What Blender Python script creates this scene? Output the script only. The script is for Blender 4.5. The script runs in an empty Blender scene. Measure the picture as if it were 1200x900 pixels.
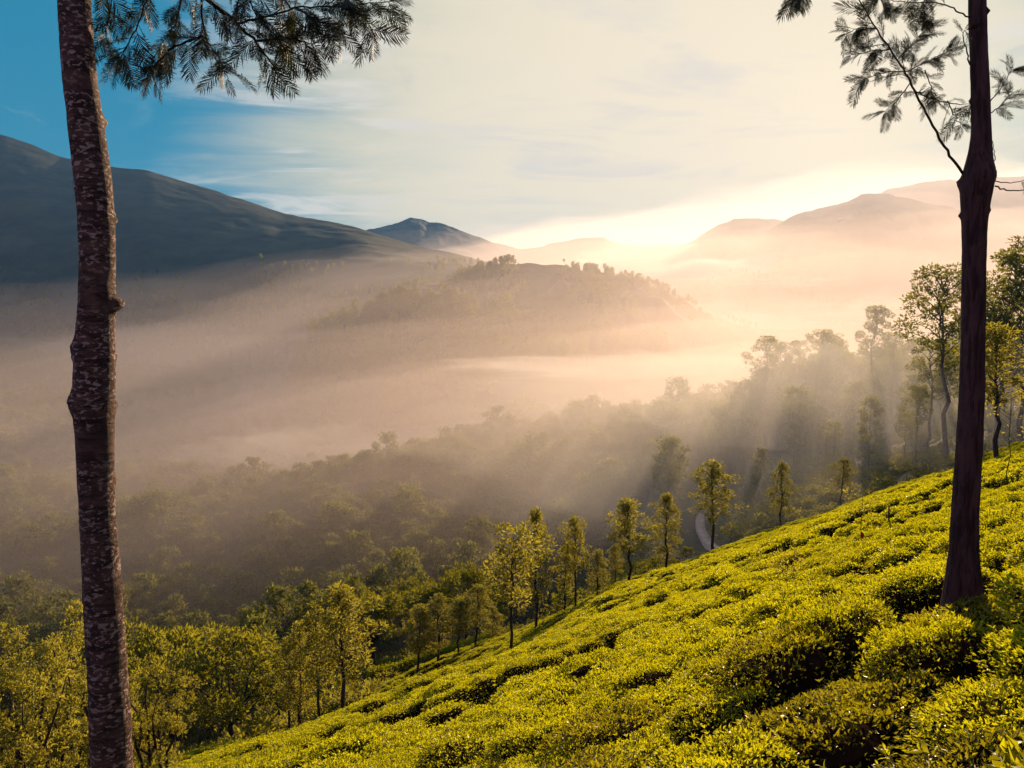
import bpy, math, random
import numpy as np
from mathutils import Vector, Matrix, noise as mnoise

random.seed(7); rng = np.random.default_rng(7)
S = bpy.context.scene
COL = S.collection
R = math.radians

# ------------------------------------------------------------------ camera
PITCH = R(5.0); FPX = 900.0
cam = bpy.data.cameras.new('camera'); camo = bpy.data.objects.new('camera', cam); COL.objects.link(camo)
cam.sensor_width = 36; cam.lens = 27.0; cam.clip_start = 0.05; cam.clip_end = 60000
camo.location = (0, 0, 0); camo.rotation_euler = (R(90) - PITCH, 0, 0)
S.camera = camo
CP, SP = math.cos(PITCH), math.sin(PITCH)
def ray(px, py):                    # photograph pixel -> slopes x/y and z/y of the line of sight
    a = (px - 600) / FPX; b = -(py - 450) / FPX
    Y = CP + b * SP; Z = b * CP - SP
    return a / Y, Z / Y
def at(px, py, Y):
    a, b = ray(px, py); return Vector((a * Y, Y, b * Y))

# ------------------------------------------------------------------ light and sky
SUN_AZ, SUN_EL = R(23.5), R(13.5)
SUN_DIR = Vector((math.sin(SUN_AZ) * math.cos(SUN_EL), math.cos(SUN_AZ) * math.cos(SUN_EL), math.sin(SUN_EL)))
sl = bpy.data.lights.new('sun', 'SUN'); so = bpy.data.objects.new('sun', sl); COL.objects.link(so)
sl.energy = 5.0; sl.angle = R(0.53); sl.color = (1.0, 0.68, 0.38)
so.rotation_euler = (-SUN_DIR).to_track_quat('-Z', 'Y').to_euler(); so.location = (60, 100, 80)
S.view_settings.view_transform = 'Standard'; S.view_settings.look = 'None'
S.view_settings.exposure = 0.76; S.view_settings.gamma = 1.0; S.view_settings.use_curve_mapping = False

class NT:                            # tiny node-building helper
    def __init__(s, tree): s.t = tree; s.n = tree.nodes; s.l = tree.links
    def new(s, kind, **kw):
        nd = s.n.new(kind)
        for k, v in kw.items():
            if hasattr(nd, k) and not k.startswith('i_'): setattr(nd, k, v)
        return nd
    def put(s, sock, v):
        if isinstance(v, bpy.types.NodeSocket): s.l.new(v, sock)
        elif v is not None: sock.default_value = v
    def math(s, op, a, b=None, c=None, clamp=False):
        nd = s.n.new('ShaderNodeMath'); nd.operation = op; nd.use_clamp = clamp
        s.put(nd.inputs[0], a); s.put(nd.inputs[1], b)
        if c is not None: s.put(nd.inputs[2], c)
        return nd.outputs[0]
    def vmath(s, op, a, b=None):
        nd = s.n.new('ShaderNodeVectorMath'); nd.operation = op
        s.put(nd.inputs[0], a)
        if b is not None: s.put(nd.inputs[1], b)
        return nd.outputs['Value'] if op in ('DOT_PRODUCT', 'LENGTH') else nd.outputs[0]
    def ramp01(s, v, a, b, smooth=True):
        nd = s.n.new('ShaderNodeMapRange'); nd.interpolation_type = 'SMOOTHSTEP' if smooth else 'LINEAR'
        s.put(nd.inputs[0], v); nd.inputs[1].default_value = a; nd.inputs[2].default_value = b
        nd.inputs[3].default_value = 0; nd.inputs[4].default_value = 1; return nd.outputs[0]
    def mix(s, f, a, b, mode='MIX'):
        nd = s.n.new('ShaderNodeMix'); nd.data_type = 'RGBA'; nd.blend_type = mode
        s.put(nd.inputs[0], f)
        for i, v in ((6, a), (7, b)):
            if isinstance(v, tuple) and len(v) == 3: v = (*v, 1)
            s.put(nd.inputs[i], v)
        return nd.outputs[2]
    def noise(s, vec, scale, detail=4, rough=.55, dist=0):
        nd = s.n.new('ShaderNodeTexNoise'); s.put(nd.inputs['Vector'], vec)
        nd.inputs['Scale'].default_value = scale; nd.inputs['Detail'].default_value = detail
        nd.inputs['Roughness'].default_value = rough; nd.inputs['Distortion'].default_value = dist
        return nd.outputs['Fac']

W = bpy.data.worlds.new('World'); S.world = W; W.use_nodes = True
wt = NT(W.node_tree); wt.n.clear()
tc = wt.new('ShaderNodeTexCoord'); d = tc.outputs['Generated']
sky = wt.new('ShaderNodeTexSky', sky_type='NISHITA', sun_disc=False)
sky.sun_elevation = SUN_EL; sky.sun_rotation = SUN_AZ; sky.altitude = 1500; sky.dust_density = 2.0
def glow_dir(px, py):
    v = at(px, py, 1.0); v.normalize(); return tuple(v)
g1 = wt.vmath('DOT_PRODUCT', d, glow_dir(790, 215))
sep = wt.new('ShaderNodeSeparateXYZ'); wt.put(sep.inputs[0], d)
zz = wt.math('MAXIMUM', wt.math('ADD', sep.outputs[2], .10), .03)
px_ = wt.math('DIVIDE', sep.outputs[0], zz); py_ = wt.math('DIVIDE', sep.outputs[1], zz)
cmb = wt.new('ShaderNodeCombineXYZ'); wt.put(cmb.inputs[0], px_); wt.put(cmb.inputs[1], wt.math('MULTIPLY', py_, .55))
cmb2 = wt.new('ShaderNodeCombineXYZ'); wt.put(cmb2.inputs[0], px_); wt.put(cmb2.inputs[1], wt.math('MULTIPLY', py_, 1.9))
warp = wt.noise(cmb2.outputs[0], .9, 6, .6, .5)
edge = wt.math('ADD', g1, wt.math('MULTIPLY', wt.math('SUBTRACT', warp, .5), .17))
gl = wt.ramp01(edge, .805, .975)
deep = wt.ramp01(g1, .05, .66)
blue = wt.mix(deep, (.19, .14, .20), (.0003, .165, .285))
base = wt.mix(gl, blue, (.66, .60, .44))
core = wt.ramp01(g1, .90, 1.0)
base = wt.mix(wt.math('MULTIPLY', core, .85), base, (.80, .69, .53))
cl1 = wt.ramp01(wt.noise(cmb2.outputs[0], 1.25, 9, .62, .9), .49, .66)
cl2 = wt.ramp01(wt.noise(cmb.outputs[0], 1.5, 8, .62, .5), .57, .68)
white = wt.mix(wt.math('MULTIPLY', cl1, wt.ramp01(g1, .78, .93)), base, (.66, .60, .53))
grey = wt.mix(wt.math('MULTIPLY', cl2, wt.math('MULTIPLY', wt.ramp01(sep.outputs[2], .10, .34), .62)), white, (.36, .40, .42))
bg = wt.new('ShaderNodeBackground'); wt.put(bg.inputs[0], grey); bg.inputs[1].default_value = 0.69
bg2 = wt.new('ShaderNodeBackground'); wt.put(bg2.inputs[0], wt.mix(1.0, sky.outputs[0], wt.mix(gl, (.03, .17, .21), (.13, .108, .084)), 'MULTIPLY')); bg2.inputs[1].default_value = 0.05
add = wt.new('ShaderNodeAddShader'); wt.l.new(bg.outputs[0], add.inputs[0]); wt.l.new(bg2.outputs[0], add.inputs[1])
wo = wt.new('ShaderNodeOutputWorld'); wt.l.new(add.outputs[0], wo.inputs[0])

C = S.cycles
C.use_denoising = True
try: C.denoiser = 'OPENIMAGEDENOISE'
except Exception: pass
C.max_bounces = 8; C.diffuse_bounces = 3; C.glossy_bounces = 2; C.transmission_bounces = 4
C.volume_bounces = 4; C.transparent_max_bounces = 48; C.sample_clamp_indirect = 6
C.use_adaptive_sampling = True; C.adaptive_threshold = 0.02
C.caustics_reflective = False; C.caustics_refractive = False

# ------------------------------------------------------------------ mesh helpers
def mesh_np(name, V, quads=None, tris=None, mats=(), tint=None, smooth=False, qmat=None):
    V = np.asarray(V, dtype=np.float32).reshape(-1, 3)
    me = bpy.data.meshes.new(name)
    me.vertices.add(len(V)); me.vertices.foreach_set('co', V.ravel())
    q = np.zeros((0, 4), int) if quads is None else np.asarray(quads, int).reshape(-1, 4)
    t = np.zeros((0, 3), int) if tris is None else np.asarray(tris, int).reshape(-1, 3)
    idx = np.concatenate([q.ravel(), t.ravel()]).astype(np.int32)
    starts = np.concatenate([np.arange(len(q)) * 4, len(q) * 4 + np.arange(len(t)) * 3]).astype(np.int32)
    me.loops.add(len(idx)); me.loops.foreach_set('vertex_index', idx)
    me.polygons.add(len(starts)); me.polygons.foreach_set('loop_start', starts)
    if qmat is not None: me.polygons.foreach_set('material_index', np.asarray(qmat, np.int32))
    me.polygons.foreach_set('use_smooth', np.full(len(starts), smooth, dtype=bool))
    if tint is not None:
        at_ = me.attributes.new('tint', 'FLOAT', 'POINT'); at_.data.foreach_set('value', np.asarray(tint, np.float32))
    me.update(calc_edges=True); me.validate()
    for m in mats: me.materials.append(m)
    return me
class Geo:                           # collects pieces of ONE mesh
    def __init__(s): s.v = []; s.q = []; s.t = []; s.tint = []; s.n = 0
    def add(s, V, q=None, t=None, tint=0.5):
        V = np.asarray(V, float).reshape(-1, 3)
        if q is not None and len(q): s.q.append(np.asarray(q, int).reshape(-1, 4) + s.n)
        if t is not None and len(t): s.t.append(np.asarray(t, int).reshape(-1, 3) + s.n)
        s.v.append(V); s.tint.append(np.broadcast_to(np.asarray(tint, float), (len(V),))); s.n += len(V)
    def mesh(s, name, mats, smooth=False):
        return mesh_np(name, np.concatenate(s.v), np.concatenate(s.q) if s.q else None, np.concatenate(s.t) if s.t else None,
                       mats, np.concatenate(s.tint), smooth)
def put(name, me, parent=None, loc=None, rot=None, scale=None):
    o = bpy.data.objects.new(name, me); COL.objects.link(o)
    if parent is not None: o.parent = parent
    if loc is not None: o.location = loc
    if rot is not None: o.rotation_euler = rot
    if scale is not None: o.scale = (scale,) * 3 if isinstance(scale, (int, float)) else scale
    return o
def tag(o, label, cat=None, group=None, kind=None):
    o['label'] = label
    if cat: o['category'] = cat
    if group: o['group'] = group
    if kind: o['kind'] = kind
    return o
def empty(name, loc, label, cat, group=None, rz=0.0):
    o = put(name, None, None, loc, (0, 0, rz)); o.empty_display_size = .3
    return tag(o, label, cat, group)
def tube(P, rad, n=8, geo=None, tint=.5, cap=True):
    P = np.asarray([tuple(p) for p in P], float); rad = np.broadcast_to(np.asarray(rad, float), (len(P),))
    T = np.gradient(P, axis=0); T /= np.linalg.norm(T, axis=1)[:, None] + 1e-9
    ref = np.array([0., 1, 0]) if abs(T[0][1]) < .9 else np.array([1., 0, 0])
    V = []; ang = np.linspace(0, 2 * np.pi, n, endpoint=False)
    u = np.cross(T[0], ref); u /= np.linalg.norm(u)
    for p, t, r in zip(P, T, rad):
        u = u - t * np.dot(u, t); u /= np.linalg.norm(u) + 1e-9
        w = np.cross(t, u)
        V.append(p + r * (np.cos(ang)[:, None] * u + np.sin(ang)[:, None] * w))
    V = np.concatenate(V); k = len(P)
    i = np.arange(k - 1)[:, None] * n; j = np.arange(n)[None]; j2 = (j + 1) % n
    q = np.stack([i + j, i + j2, i + n + j2, i + n + j], -1).reshape(-1, 4)
    g = geo or Geo()
    if cap:
        V = np.concatenate([V, P[-1:]]); tt = np.stack([(k - 1) * n + np.arange(n), (k - 1) * n + (np.arange(n) + 1) % n, np.full(n, k * n)], -1)
        g.add(V, q, tt, tint)
    else: g.add(V, q, None, tint)
    return g
def leaves(pos, dirs, length, width, tint, up=None, fold=.25, cup=.15):
    """n leaves as folded rhombs: base, two sides, tip (one quad each)."""
    pos = np.asarray(pos, float); n = len(pos)
    dirs = dirs / (np.linalg.norm(dirs, axis=1)[:, None] + 1e-9)
    if up is None: up = rng.normal(size=(n, 3))
    side = np.cross(dirs, up); side /= np.linalg.norm(side, axis=1)[:, None] + 1e-9
    nor = np.cross(side, dirs)
    L = np.broadcast_to(length, (n,))[:, None]; Wd = np.broadcast_to(width, (n,))[:, None]
    a = pos; m = pos + dirs * L * .45
    b = m + side * Wd * .5 + nor * Wd * fold; c = m - side * Wd * .5 + nor * Wd * fold
    e = pos + dirs * L - nor * L * cup
    V = np.stack([a, b, e, c], 1).reshape(-1, 3)
    q = np.arange(n * 4).reshape(n, 4)
    return V, q, np.repeat(np.broadcast_to(tint, (n,)), 4)
def rdir(n):
    v = rng.normal(size=(n, 3)); return v / np.linalg.norm(v, axis=1)[:, None]
def fbm(x, y, s, o=4, seed=0.0):
    f = np.vectorize(lambda a, b: mnoise.fractal(Vector((a * s + seed, b * s - seed, seed)), 1.0, 2.0, o), otypes=[float])
    return f(x, y)
def sm(a, b, x):
    t = np.clip((np.asarray(x, float) - a) / (b - a), 0, 1); return t * t * (3 - 2 * t)

# ------------------------------------------------------------------ materials
def new_mat(name):
    m = bpy.data.materials.new(name); m.use_nodes = True; t = NT(m.node_tree); t.n.clear()
    out = t.new('ShaderNodeOutputMaterial'); return m, t, out
def foliage(name, dark, light, trans, tfac=.45, rough=.55, spec=.3, var=.25):
    m, t, out = new_mat(name)
    a = t.new('ShaderNodeAttribute', attribute_name='tint'); oi = t.new('ShaderNodeObjectInfo')
    f = t.math('ADD', a.outputs['Fac'], t.math('MULTIPLY', t.math('SUBTRACT', oi.outputs['Random'], .5), var), clamp=True)
    c = t.mix(f, dark, light)
    p = t.new('ShaderNodeBsdfPrincipled'); t.put(p.inputs['Base Color'], c); p.inputs['Roughness'].default_value = rough
    p.inputs['Specular IOR Level'].default_value = spec
    tr = t.new('ShaderNodeBsdfTranslucent'); t.put(tr.inputs[0], t.mix(f, tuple(x * .45 for x in trans), trans))
    mx = t.new('ShaderNodeMixShader'); mx.inputs[0].default_value = tfac
    t.l.new(p.outputs[0], mx.inputs[1]); t.l.new(tr.outputs[0], mx.inputs[2]); t.l.new(mx.outputs[0], out.inputs[0])
    return m
def solid(name, c1, c2, scale, rough=.8, detail=5, bump=0.0, stretch=(1, 1, 1), spec=.2):
    m, t, out = new_mat(name)
    tc = t.new('ShaderNodeTexCoord'); mp = t.new('ShaderNodeMapping'); mp.inputs['Scale'].default_value = stretch
    t.l.new(tc.outputs['Object'], mp.inputs[0])
    nz = t.noise(mp.outputs[0], scale, detail, .6)
    p = t.new('ShaderNodeBsdfPrincipled'); p.inputs['Roughness'].default_value = rough; p.inputs['Specular IOR Level'].default_value = spec
    t.put(p.inputs['Base Color'], t.mix(t.ramp01(nz, .32, .68), c1, c2))
    if bump:
        b = t.new('ShaderNodeBump'); b.inputs['Strength'].default_value = bump; b.inputs['Distance'].default_value = .03
        t.l.new(nz, b.inputs['Height']); t.l.new(b.outputs[0], p.inputs['Normal'])
    t.l.new(p.outputs[0], out.inputs[0]); return m
def bark(name, c1, c2, spots=None, rings=0.0, scale=1.0):
    m, t, out = new_mat(name)
    tc = t.new('ShaderNodeTexCoord'); mp = t.new('ShaderNodeMapping'); mp.inputs['Scale'].default_value = (1, 1, 1 if rings else .25)
    t.l.new(tc.outputs['Object'], mp.inputs[0])
    n1 = t.noise(mp.outputs[0], 9 * scale, 6, .65)
    mp2 = t.new('ShaderNodeMapping'); mp2.inputs['Scale'].default_value = (1.0, 1.0, 5.5) if rings else (5, 5, .6); t.l.new(tc.outputs['Object'], mp2.inputs[0])
    n2 = t.noise(mp2.outputs[0], 5 * scale, 5, .6, .3)
    c = t.mix(t.ramp01(n1, .3, .7), c1, c2)
    c = t.mix(t.math('MULTIPLY', t.ramp01(n2, .45, .62), .75), c, tuple(x * .35 for x in c1))
    if spots:
        mp3 = t.new('ShaderNodeMapping'); mp3.inputs['Scale'].default_value = (1, 1, 1.9); t.l.new(tc.outputs['Object'], mp3.inputs[0])
        n3 = t.noise(mp3.outputs[0], 23, 4, .55, .4); n4 = t.noise(mp3.outputs[0], 2.2, 2)
        f = t.math('MULTIPLY', t.ramp01(n3, .535, .595), t.ramp01(n4, .32, .52))
        c = t.mix(t.math('MULTIPLY', f, .85), c, spots)
    p = t.new('ShaderNodeBsdfPrincipled'); p.inputs['Roughness'].default_value = .8; p.inputs['Specular IOR Level'].default_value = .2
    t.put(p.inputs['Base Color'], c)
    b = t.new('ShaderNodeBump'); b.inputs['Strength'].default_value = 1.0; b.inputs['Distance'].default_value = .035
    n5 = t.noise(mp.outputs[0], 42 * scale, 5, .7); t.put(b.inputs['Height'], t.math('ADD', t.math('ADD', n1, t.math('MULTIPLY', n2, .8)), t.math('MULTIPLY', n5, .35))); t.l.new(b.outputs[0], p.inputs['Normal'])
    t.l.new(p.outputs[0], out.inputs[0]); return m

M_TEA = foliage('tea_leaf', (.035, .045, .012), (.14, .16, .008), (.77, .77, .008), .58, .42, .45, .42)
M_TEAOLD_SHADE = foliage('old_tea_leaf_shade', (.026, .018, .010), (.12, .115, .010), (.58, .54, .012), .50, .38, .5, .3)  # mature leaf, its dark colour also painting the shade at lower right
M_TEACORE = solid('tea_wood', (.014, .008, .006), (.030, .017, .012), 9, 1.0, spec=0.0)
M_OAK = foliage('silver_oak_leaf', (.05, .055, .016), (.13, .135, .025), (.68, .62, .06), .54)
M_BROAD = foliage('broad_leaf', (.035, .05, .012), (.11, .125, .018), (.58, .55, .03), .52)
M_EUC = foliage('eucalyptus_leaf', (.035, .045, .018), (.095, .11, .028), (.50, .51, .07), .48)
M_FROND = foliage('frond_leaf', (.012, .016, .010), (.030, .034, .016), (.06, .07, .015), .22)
M_BARK1 = bark('ringed_bark', (.062, .034, .034), (.17, .095, .080), (.48, .36, .34), rings=1)
M_BARK2 = bark('dark_bark', (.070, .034, .038), (.14, .072, .074))
M_BARKS = bark('slim_bark', (.05, .032, .025), (.10, .07, .055), scale=.6)
M_BARKP = bark('pale_bark', (.16, .13, .11), (.28, .23, .19), scale=.4)
M_TWIG = solid('twig_bark', (.022, .012, .010), (.05, .028, .022), 20)
M_EARTH = solid('earth', (.022, .018, .008), (.050, .042, .014), .6, detail=8)
M_LAND = solid('forest_floor', (.020, .026, .012), (.045, .052, .018), .03, detail=9)
M_MOUNT = solid('mountain_grass', (.012, .022, .020), (.066, .074, .042), .009, detail=9)
M_PATH = solid('pale_dirt', (.42, .33, .27), (.56, .45, .38), .5)
M_POST = solid('grey_wood', (.07, .05, .04), (.13, .10, .08), 8)
M_FLAG = solid('red_cloth', (.55, .03, .02), (.70, .06, .03), 6)

# ------------------------------------------------------------------ lie of the land
KY = np.array([60, 100, 140, 180, 220, 260, 300, 350, 420, 520, 700, 1000, 1400, 2000, 4000, 20000], float)
TAB = {
 -300: [-45, -70, -85, -88, -90, -92, -94, -96, -97, -97, -85, -40, 0, 0, 0, 0],
 0:    [-40, -65, -82, -88, -92, -95, -97, -98, -100, -102, -98, -75, -40, -20, -20, -20],
 200:  [-40, -62, -80, -88, -92, -91, -93, -99, -104, -106, -104, -92, -70, -40, -20, -20],
 400:  [-32, -48, -68, -80, -81, -77, -77, -86, -100, -106, -107, -98, -85, -60, -30, -20],
 600:  [-28, -42, -62, -76, -77, -72, -69, -68, -86, -103, -107, -104, -95, -70, -30, -20],
 800:  [-21, -34, -44, -47, -53, -53, -52, -54, -72, -95, -105, -105, -100, -75, -30, -20],
 1000: [-16, -26, -31, -33, -34, -34, -36, -46, -66, -90, -103, -103, -95, -70, -30, -20],
 1200: [-11, -18, -21, -20, -21, -26, -35, -46, -65, -84, -95, -90, -70, -50, -30, -20],
 1500: [-2, -5, -3, -1, 0, -5, -12, -26, -45, -65, -80, -65, -50, -40, -30, -20]}
PXS = np.array(sorted(TAB)); ZT = np.array([TAB[p] for p in PXS], float)
def valley(x, y):
    yy = np.maximum(y, 60.0); px = 600 + 900 * x / yy
    ly = np.log(yy); cols = np.stack([np.interp(ly, np.log(KY), ZT[i]) for i in range(len(PXS))])
    i = np.clip(np.searchsorted(PXS, px) - 1, 0, len(PXS) - 2)
    t = np.clip((px - PXS[i]) / (PXS[i + 1] - PXS[i]), 0, 1); t = t * t * (3 - 2 * t)
    k = np.arange(px.size).reshape(px.shape)
    flat = cols.reshape(len(PXS), -1)
    return (flat[i.ravel(), k.ravel()] * (1 - t.ravel()) + flat[i.ravel() + 1, k.ravel()] * t.ravel()).reshape(px.shape)
TA, TB, TC_ = .36, -.40, -1.2
def tea_top(x, y):                   # the plucked canopy of the tea
    yy = np.maximum(y, 8.0); px = 600 + 900 * x / yy
    z = TC_ + TA * x + TB * y
    amp = np.interp(px, [100, 250, 330, 420, 560, 720], [.3, 1.5, 3.0, 3.0, 2.6, 0])
    z = z - amp * sm(14, 50, y) * (1 - .5 * sm(62, 80, y))
    s = (x * -TB + y * TA) * 1.858; t = (x * TA + y * TB) * 1.858        # along the contour / down the slope
    k = sm(1.5, 9, y)
    z = z + k * (.10 * np.sin(t * 2.0 + 1.4 * np.sin(s * .31) + .7 * np.sin(s * .83 + 2)) * (.6 + .4 * np.sin(s * .47 + t * .21)) + .06 * np.sin(t * 3.7 + s * .9 + 1.5 * np.sin(s * .5)))
    z = z + .35 * np.sin(x * .23 + y * .11) * sm(8, 30, y) + .25 * np.sin(y * .31 - x * .17) * sm(8, 30, y)
    return z
def edge_y(px):                      # how far the tea reaches
    return np.interp(px, [-100, 150, 330, 420, 480, 600, 800, 1000, 1200, 1500], [46, 52, 62, 68, 92, 100, 108, 118, 120, 120])
def H(x, y):
    x = np.asarray(x, float); y = np.asarray(y, float)
    px = 600 + 900 * x / np.maximum(y, 20.0); e = edge_y(px)
    w = sm(0, 1, (y - e) / 26.0)
    v = valley(x, y)
    near = tea_top(x, y) - .85
    return near * (1 - w) + v * w
def H1(x, y): return float(H(np.array([x]), np.array([y]))[0])

def ground_sheet():
    u = np.concatenate([np.linspace(-2.6, -.95, 24), np.linspace(-.9, .95, 250), np.linspace(1.0, 2.6, 24)])
    y = np.concatenate([np.linspace(-4.5, 12, 40), 12 * (20000 / 12) ** (np.arange(1, 301) / 300.0)])
    Y, U = np.meshgrid(y, u, indexing='ij'); X = U * (Y + 6)
    Z = H(X, Y)
    a = sm(130, 500, Y)
    nz = fbm(X, Y, .012, 5, 3.1); Z = Z + a * nz * 5 + sm(120, 180, Y) * fbm(X, Y, .08, 2, 8.0) * .8
    V = np.stack([X, Y, Z], -1).reshape(-1, 3); ny, nu = X.shape
    i = np.arange(ny - 1)[:, None] * nu; j = np.arange(nu - 1)[None]
    q = np.stack([i + j, i + j + 1, i + nu + j + 1, i + nu + j], -1).reshape(-1, 4)
    far = (Y[:-1, :-1] > 105).ravel().astype(int)
    me = mesh_np('ground', V, q, None, (M_EARTH, M_LAND), None, True, far)
    return tag(put('ground', me), 'dark earth and forest floor of the hillside and the valley below', 'ground', None, 'structure')
ground_sheet()

# ------------------------------------------------------------------ hills and mountains
MSURF = {}
def mountain(name, crest, label, front, back, foot, rough, seed, nx=220, nt=90, mat=M_MOUNT, spur=.0):
    """crest: (px, py, distance) points of the skyline; the flanks fall to FOOT over FRONT metres towards us and BACK away."""
    cr = np.array(crest, float); t = np.linspace(0, 1, nx); k = np.linspace(0, 1, len(cr))
    def ip(c):
        v = np.interp(t, k, c); w = np.ones(5) / 5; return np.convolve(np.pad(v, 2, mode='edge'), w, 'valid')
    pxs, pys, ds = ip(cr[:, 0]), ip(cr[:, 1]), ip(cr[:, 2])
    if name == 'hill': pys = pys + 5 * np.array([mnoise.fractal(Vector((a * .025, seed, 0)), 1, 2, 4) for a in pxs])
    P = np.array([at(a, b, c)[:] for a, b, c in zip(pxs, pys, ds)])
    T = np.concatenate([-np.linspace(1, 0, nt) ** 1.25, np.linspace(0, 1, nt // 3)[1:] ** 1.3])
    rad = P[:, :2] / np.linalg.norm(P[:, :2], axis=1)[:, None]
    X = P[:, 0][:, None] + rad[:, 0][:, None] * np.where(T < 0, T * front, T * back)[None]
    Yy = P[:, 1][:, None] + rad[:, 1][:, None] * np.where(T < 0, T * front, T * back)[None]
    if name == 'hill': P[:, 2] = foot + (P[:, 2] - foot) * sm(0, .16, t) * sm(0, .16, 1 - t)
    at_ = np.abs(T)[None]
    fall = np.clip(.78 * at_ + .22 * at_ ** 2, 0, 1.0) if front > 0 else at_
    Z = P[:, 2][:, None] + (foot - P[:, 2][:, None]) * fall
    sc = 1.0 / max(front, 1)
    n1 = fbm(X, Yy, 2.6 * sc, 5, seed); n2 = 1 - np.abs(fbm(X, Yy, 4.0 * sc, 4, seed + 9))
    env = np.clip(at_ * 4, 0.0, 1) * np.clip((1 - at_) * 4, .15, 1)
    h = (P[:, 2].max() - foot)
    Z = Z + env * h * (rough * n1 + spur * (n2 - .7)) + h * (.003 if spur == .010 else .012) * fbm(X, Yy, 22 * sc, 4, seed + 4)
    V = np.stack([X, Yy, Z], -1); n_, m_ = X.shape
    i = np.arange(n_ - 1)[:, None] * m_; j = np.arange(m_ - 1)[None]
    q = np.stack([i + j, i + m_ + j, i + m_ + j + 1, i + j + 1], -1).reshape(-1, 4)
    MSURF[label] = V
    o = put(name, mesh_np(name, V.reshape(-1, 3), q, None, (mat,), None, True))
    return tag(o, label, 'hill' if name == 'hill' else 'mountain', None, 'structure')
mountain('mountain', [(-320, 210, 2600), (-160, 165, 2600), (-60, 150, 2550), (0, 157, 2500), (35, 168, 2500), (70, 184, 2480), (135, 196, 2450), (175, 200, 2420), (210, 211, 2400), (260, 226, 2350), (300, 239, 2300),
    (330, 250, 2250), (370, 257, 2200), (400, 262, 2150), (430, 270, 2080), (460, 280, 2000), (500, 291, 1900), (540, 299, 1800), (580, 309, 1700), (630, 330, 1600), (690, 352, 1500)],
    'long smooth blue mountain sloping down from the left edge', 1350, 900, -110, .014, 2.2, 260, 110, spur=.010)
mountain('mountain', [(380, 285, 4674), (440, 267, 4560), (462, 262, 4560), (480, 255, 4560), (492, 256, 4560), (502, 261, 4560), (512, 261, 4560), (522, 263, 4560), (545, 273, 4503), (575, 283, 4503), (610, 292, 4503), (630, 290, 4503), (655, 283, 4503), (680, 279, 4503),
    (708, 278, 4503), (720, 284, 4503), (740, 289, 4446), (770, 287, 4446), (800, 287, 4446), (840, 292, 4446), (900, 300, 4446)], 'far jagged mountain range under the brightest sky', 1500, 900, -60, .05, 5.5, 320, 60)
mountain('mountain', [(960, 250, 3650), (1010, 232, 3650), (1040, 222, 3650), (1075, 214, 3650), (1110, 211, 3650), (1140, 211, 3600), (1180, 207, 3560), (1230, 205, 3560), (1300, 210, 3560), (1420, 220, 3560)],
    'high flat-topped mountain behind the dark trunk on the right', 1300, 900, -60, .05, 7.7, 160, 60)
mountain('mountain', [(700, 318, 3700), (730, 304, 3600), (760, 296, 3500), (790, 292, 3400), (812, 283, 3350), (828, 271, 3300), (845, 262, 3250), (860, 257, 3250), (885, 256, 3200), (908, 256, 3200), (930, 262, 3200), (960, 272, 3200), (1010, 285, 3200)],
    'pale golden mountain shoulder left of the domed summit', 1000, 800, -80, .06, 13.3, 240, 70, spur=.14)
mountain('mountain', [(780, 335, 2900), (815, 316, 2850), (850, 300, 2800), (880, 283, 2780), (905, 268, 2750), (925, 255, 2720), (945, 248, 2700), (970, 243, 2700), (995, 234, 2700), (1010, 228, 2700), (1030, 227, 2700), (1055, 230, 2680), (1090, 238, 2650), (1130, 248, 2600), (1180, 264, 2550), (1240, 287, 2500), (1320, 312, 2500)],
    'sunlit golden mountain with a domed summit in front of the sun', 1100, 900, -80, .06, 11.3, 300, 80, spur=.14)
mountain('hill', [(720, 352, 2500), (760, 345, 2350), (800, 338, 2250), (825, 330, 2200), (850, 323, 2150), (880, 320, 2100), (910, 323, 2100), (950, 332, 2050), (1010, 345, 2000), (1090, 360, 2000)],
    'low dark spur wrapped in bright fog below the golden mountain', 700, 500, -100, .08, 15.1, 160, 50, spur=.1)
mountain('hill', [(820, 405, 1500), (870, 388, 1450), (910, 373, 1420), (950, 362, 1400), (990, 355, 1400), (1040, 351, 1400), (1090, 353, 1380), (1150, 362, 1350), (1250, 380, 1300)],
    'pale rounded hill behind the misty eucalyptus grove', 480, 350, -105, .05, 18.4, 140, 50)
mountain('hill', [(340, 380, 1300), (390, 360, 1280), (430, 347, 1250), (480, 335, 1200), (520, 330, 1150), (550, 322, 1120), (575, 314, 1100), (600, 309, 1080), (625, 308, 1080), (650, 311, 1080), (680, 318, 1080), (705, 320, 1100), (730, 326, 1120), (760, 336, 1150), (790, 348, 1180), (830, 366, 1220), (870, 382, 1260), (930, 396, 1300), (1000, 412, 1340), (1060, 430, 1380)],
    'dark wooded hill in the middle of the misty valley', 420, 350, -110, .15, 21.9, 260, 70, spur=.2)
mountain('hill', [(300, 420, 880), (340, 402, 870), (380, 385, 860), (420, 370, 850), (460, 358, 840), (500, 353, 830), (540, 358, 830), (580, 372, 830), (640, 385, 840), (700, 396, 850), (760, 402, 860), (820, 412, 880), (880, 428, 900)],
    'low wooded knoll half sunk in pink mist', 300, 260, -112, .08, 25.3, 180, 50, spur=.1)

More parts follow.
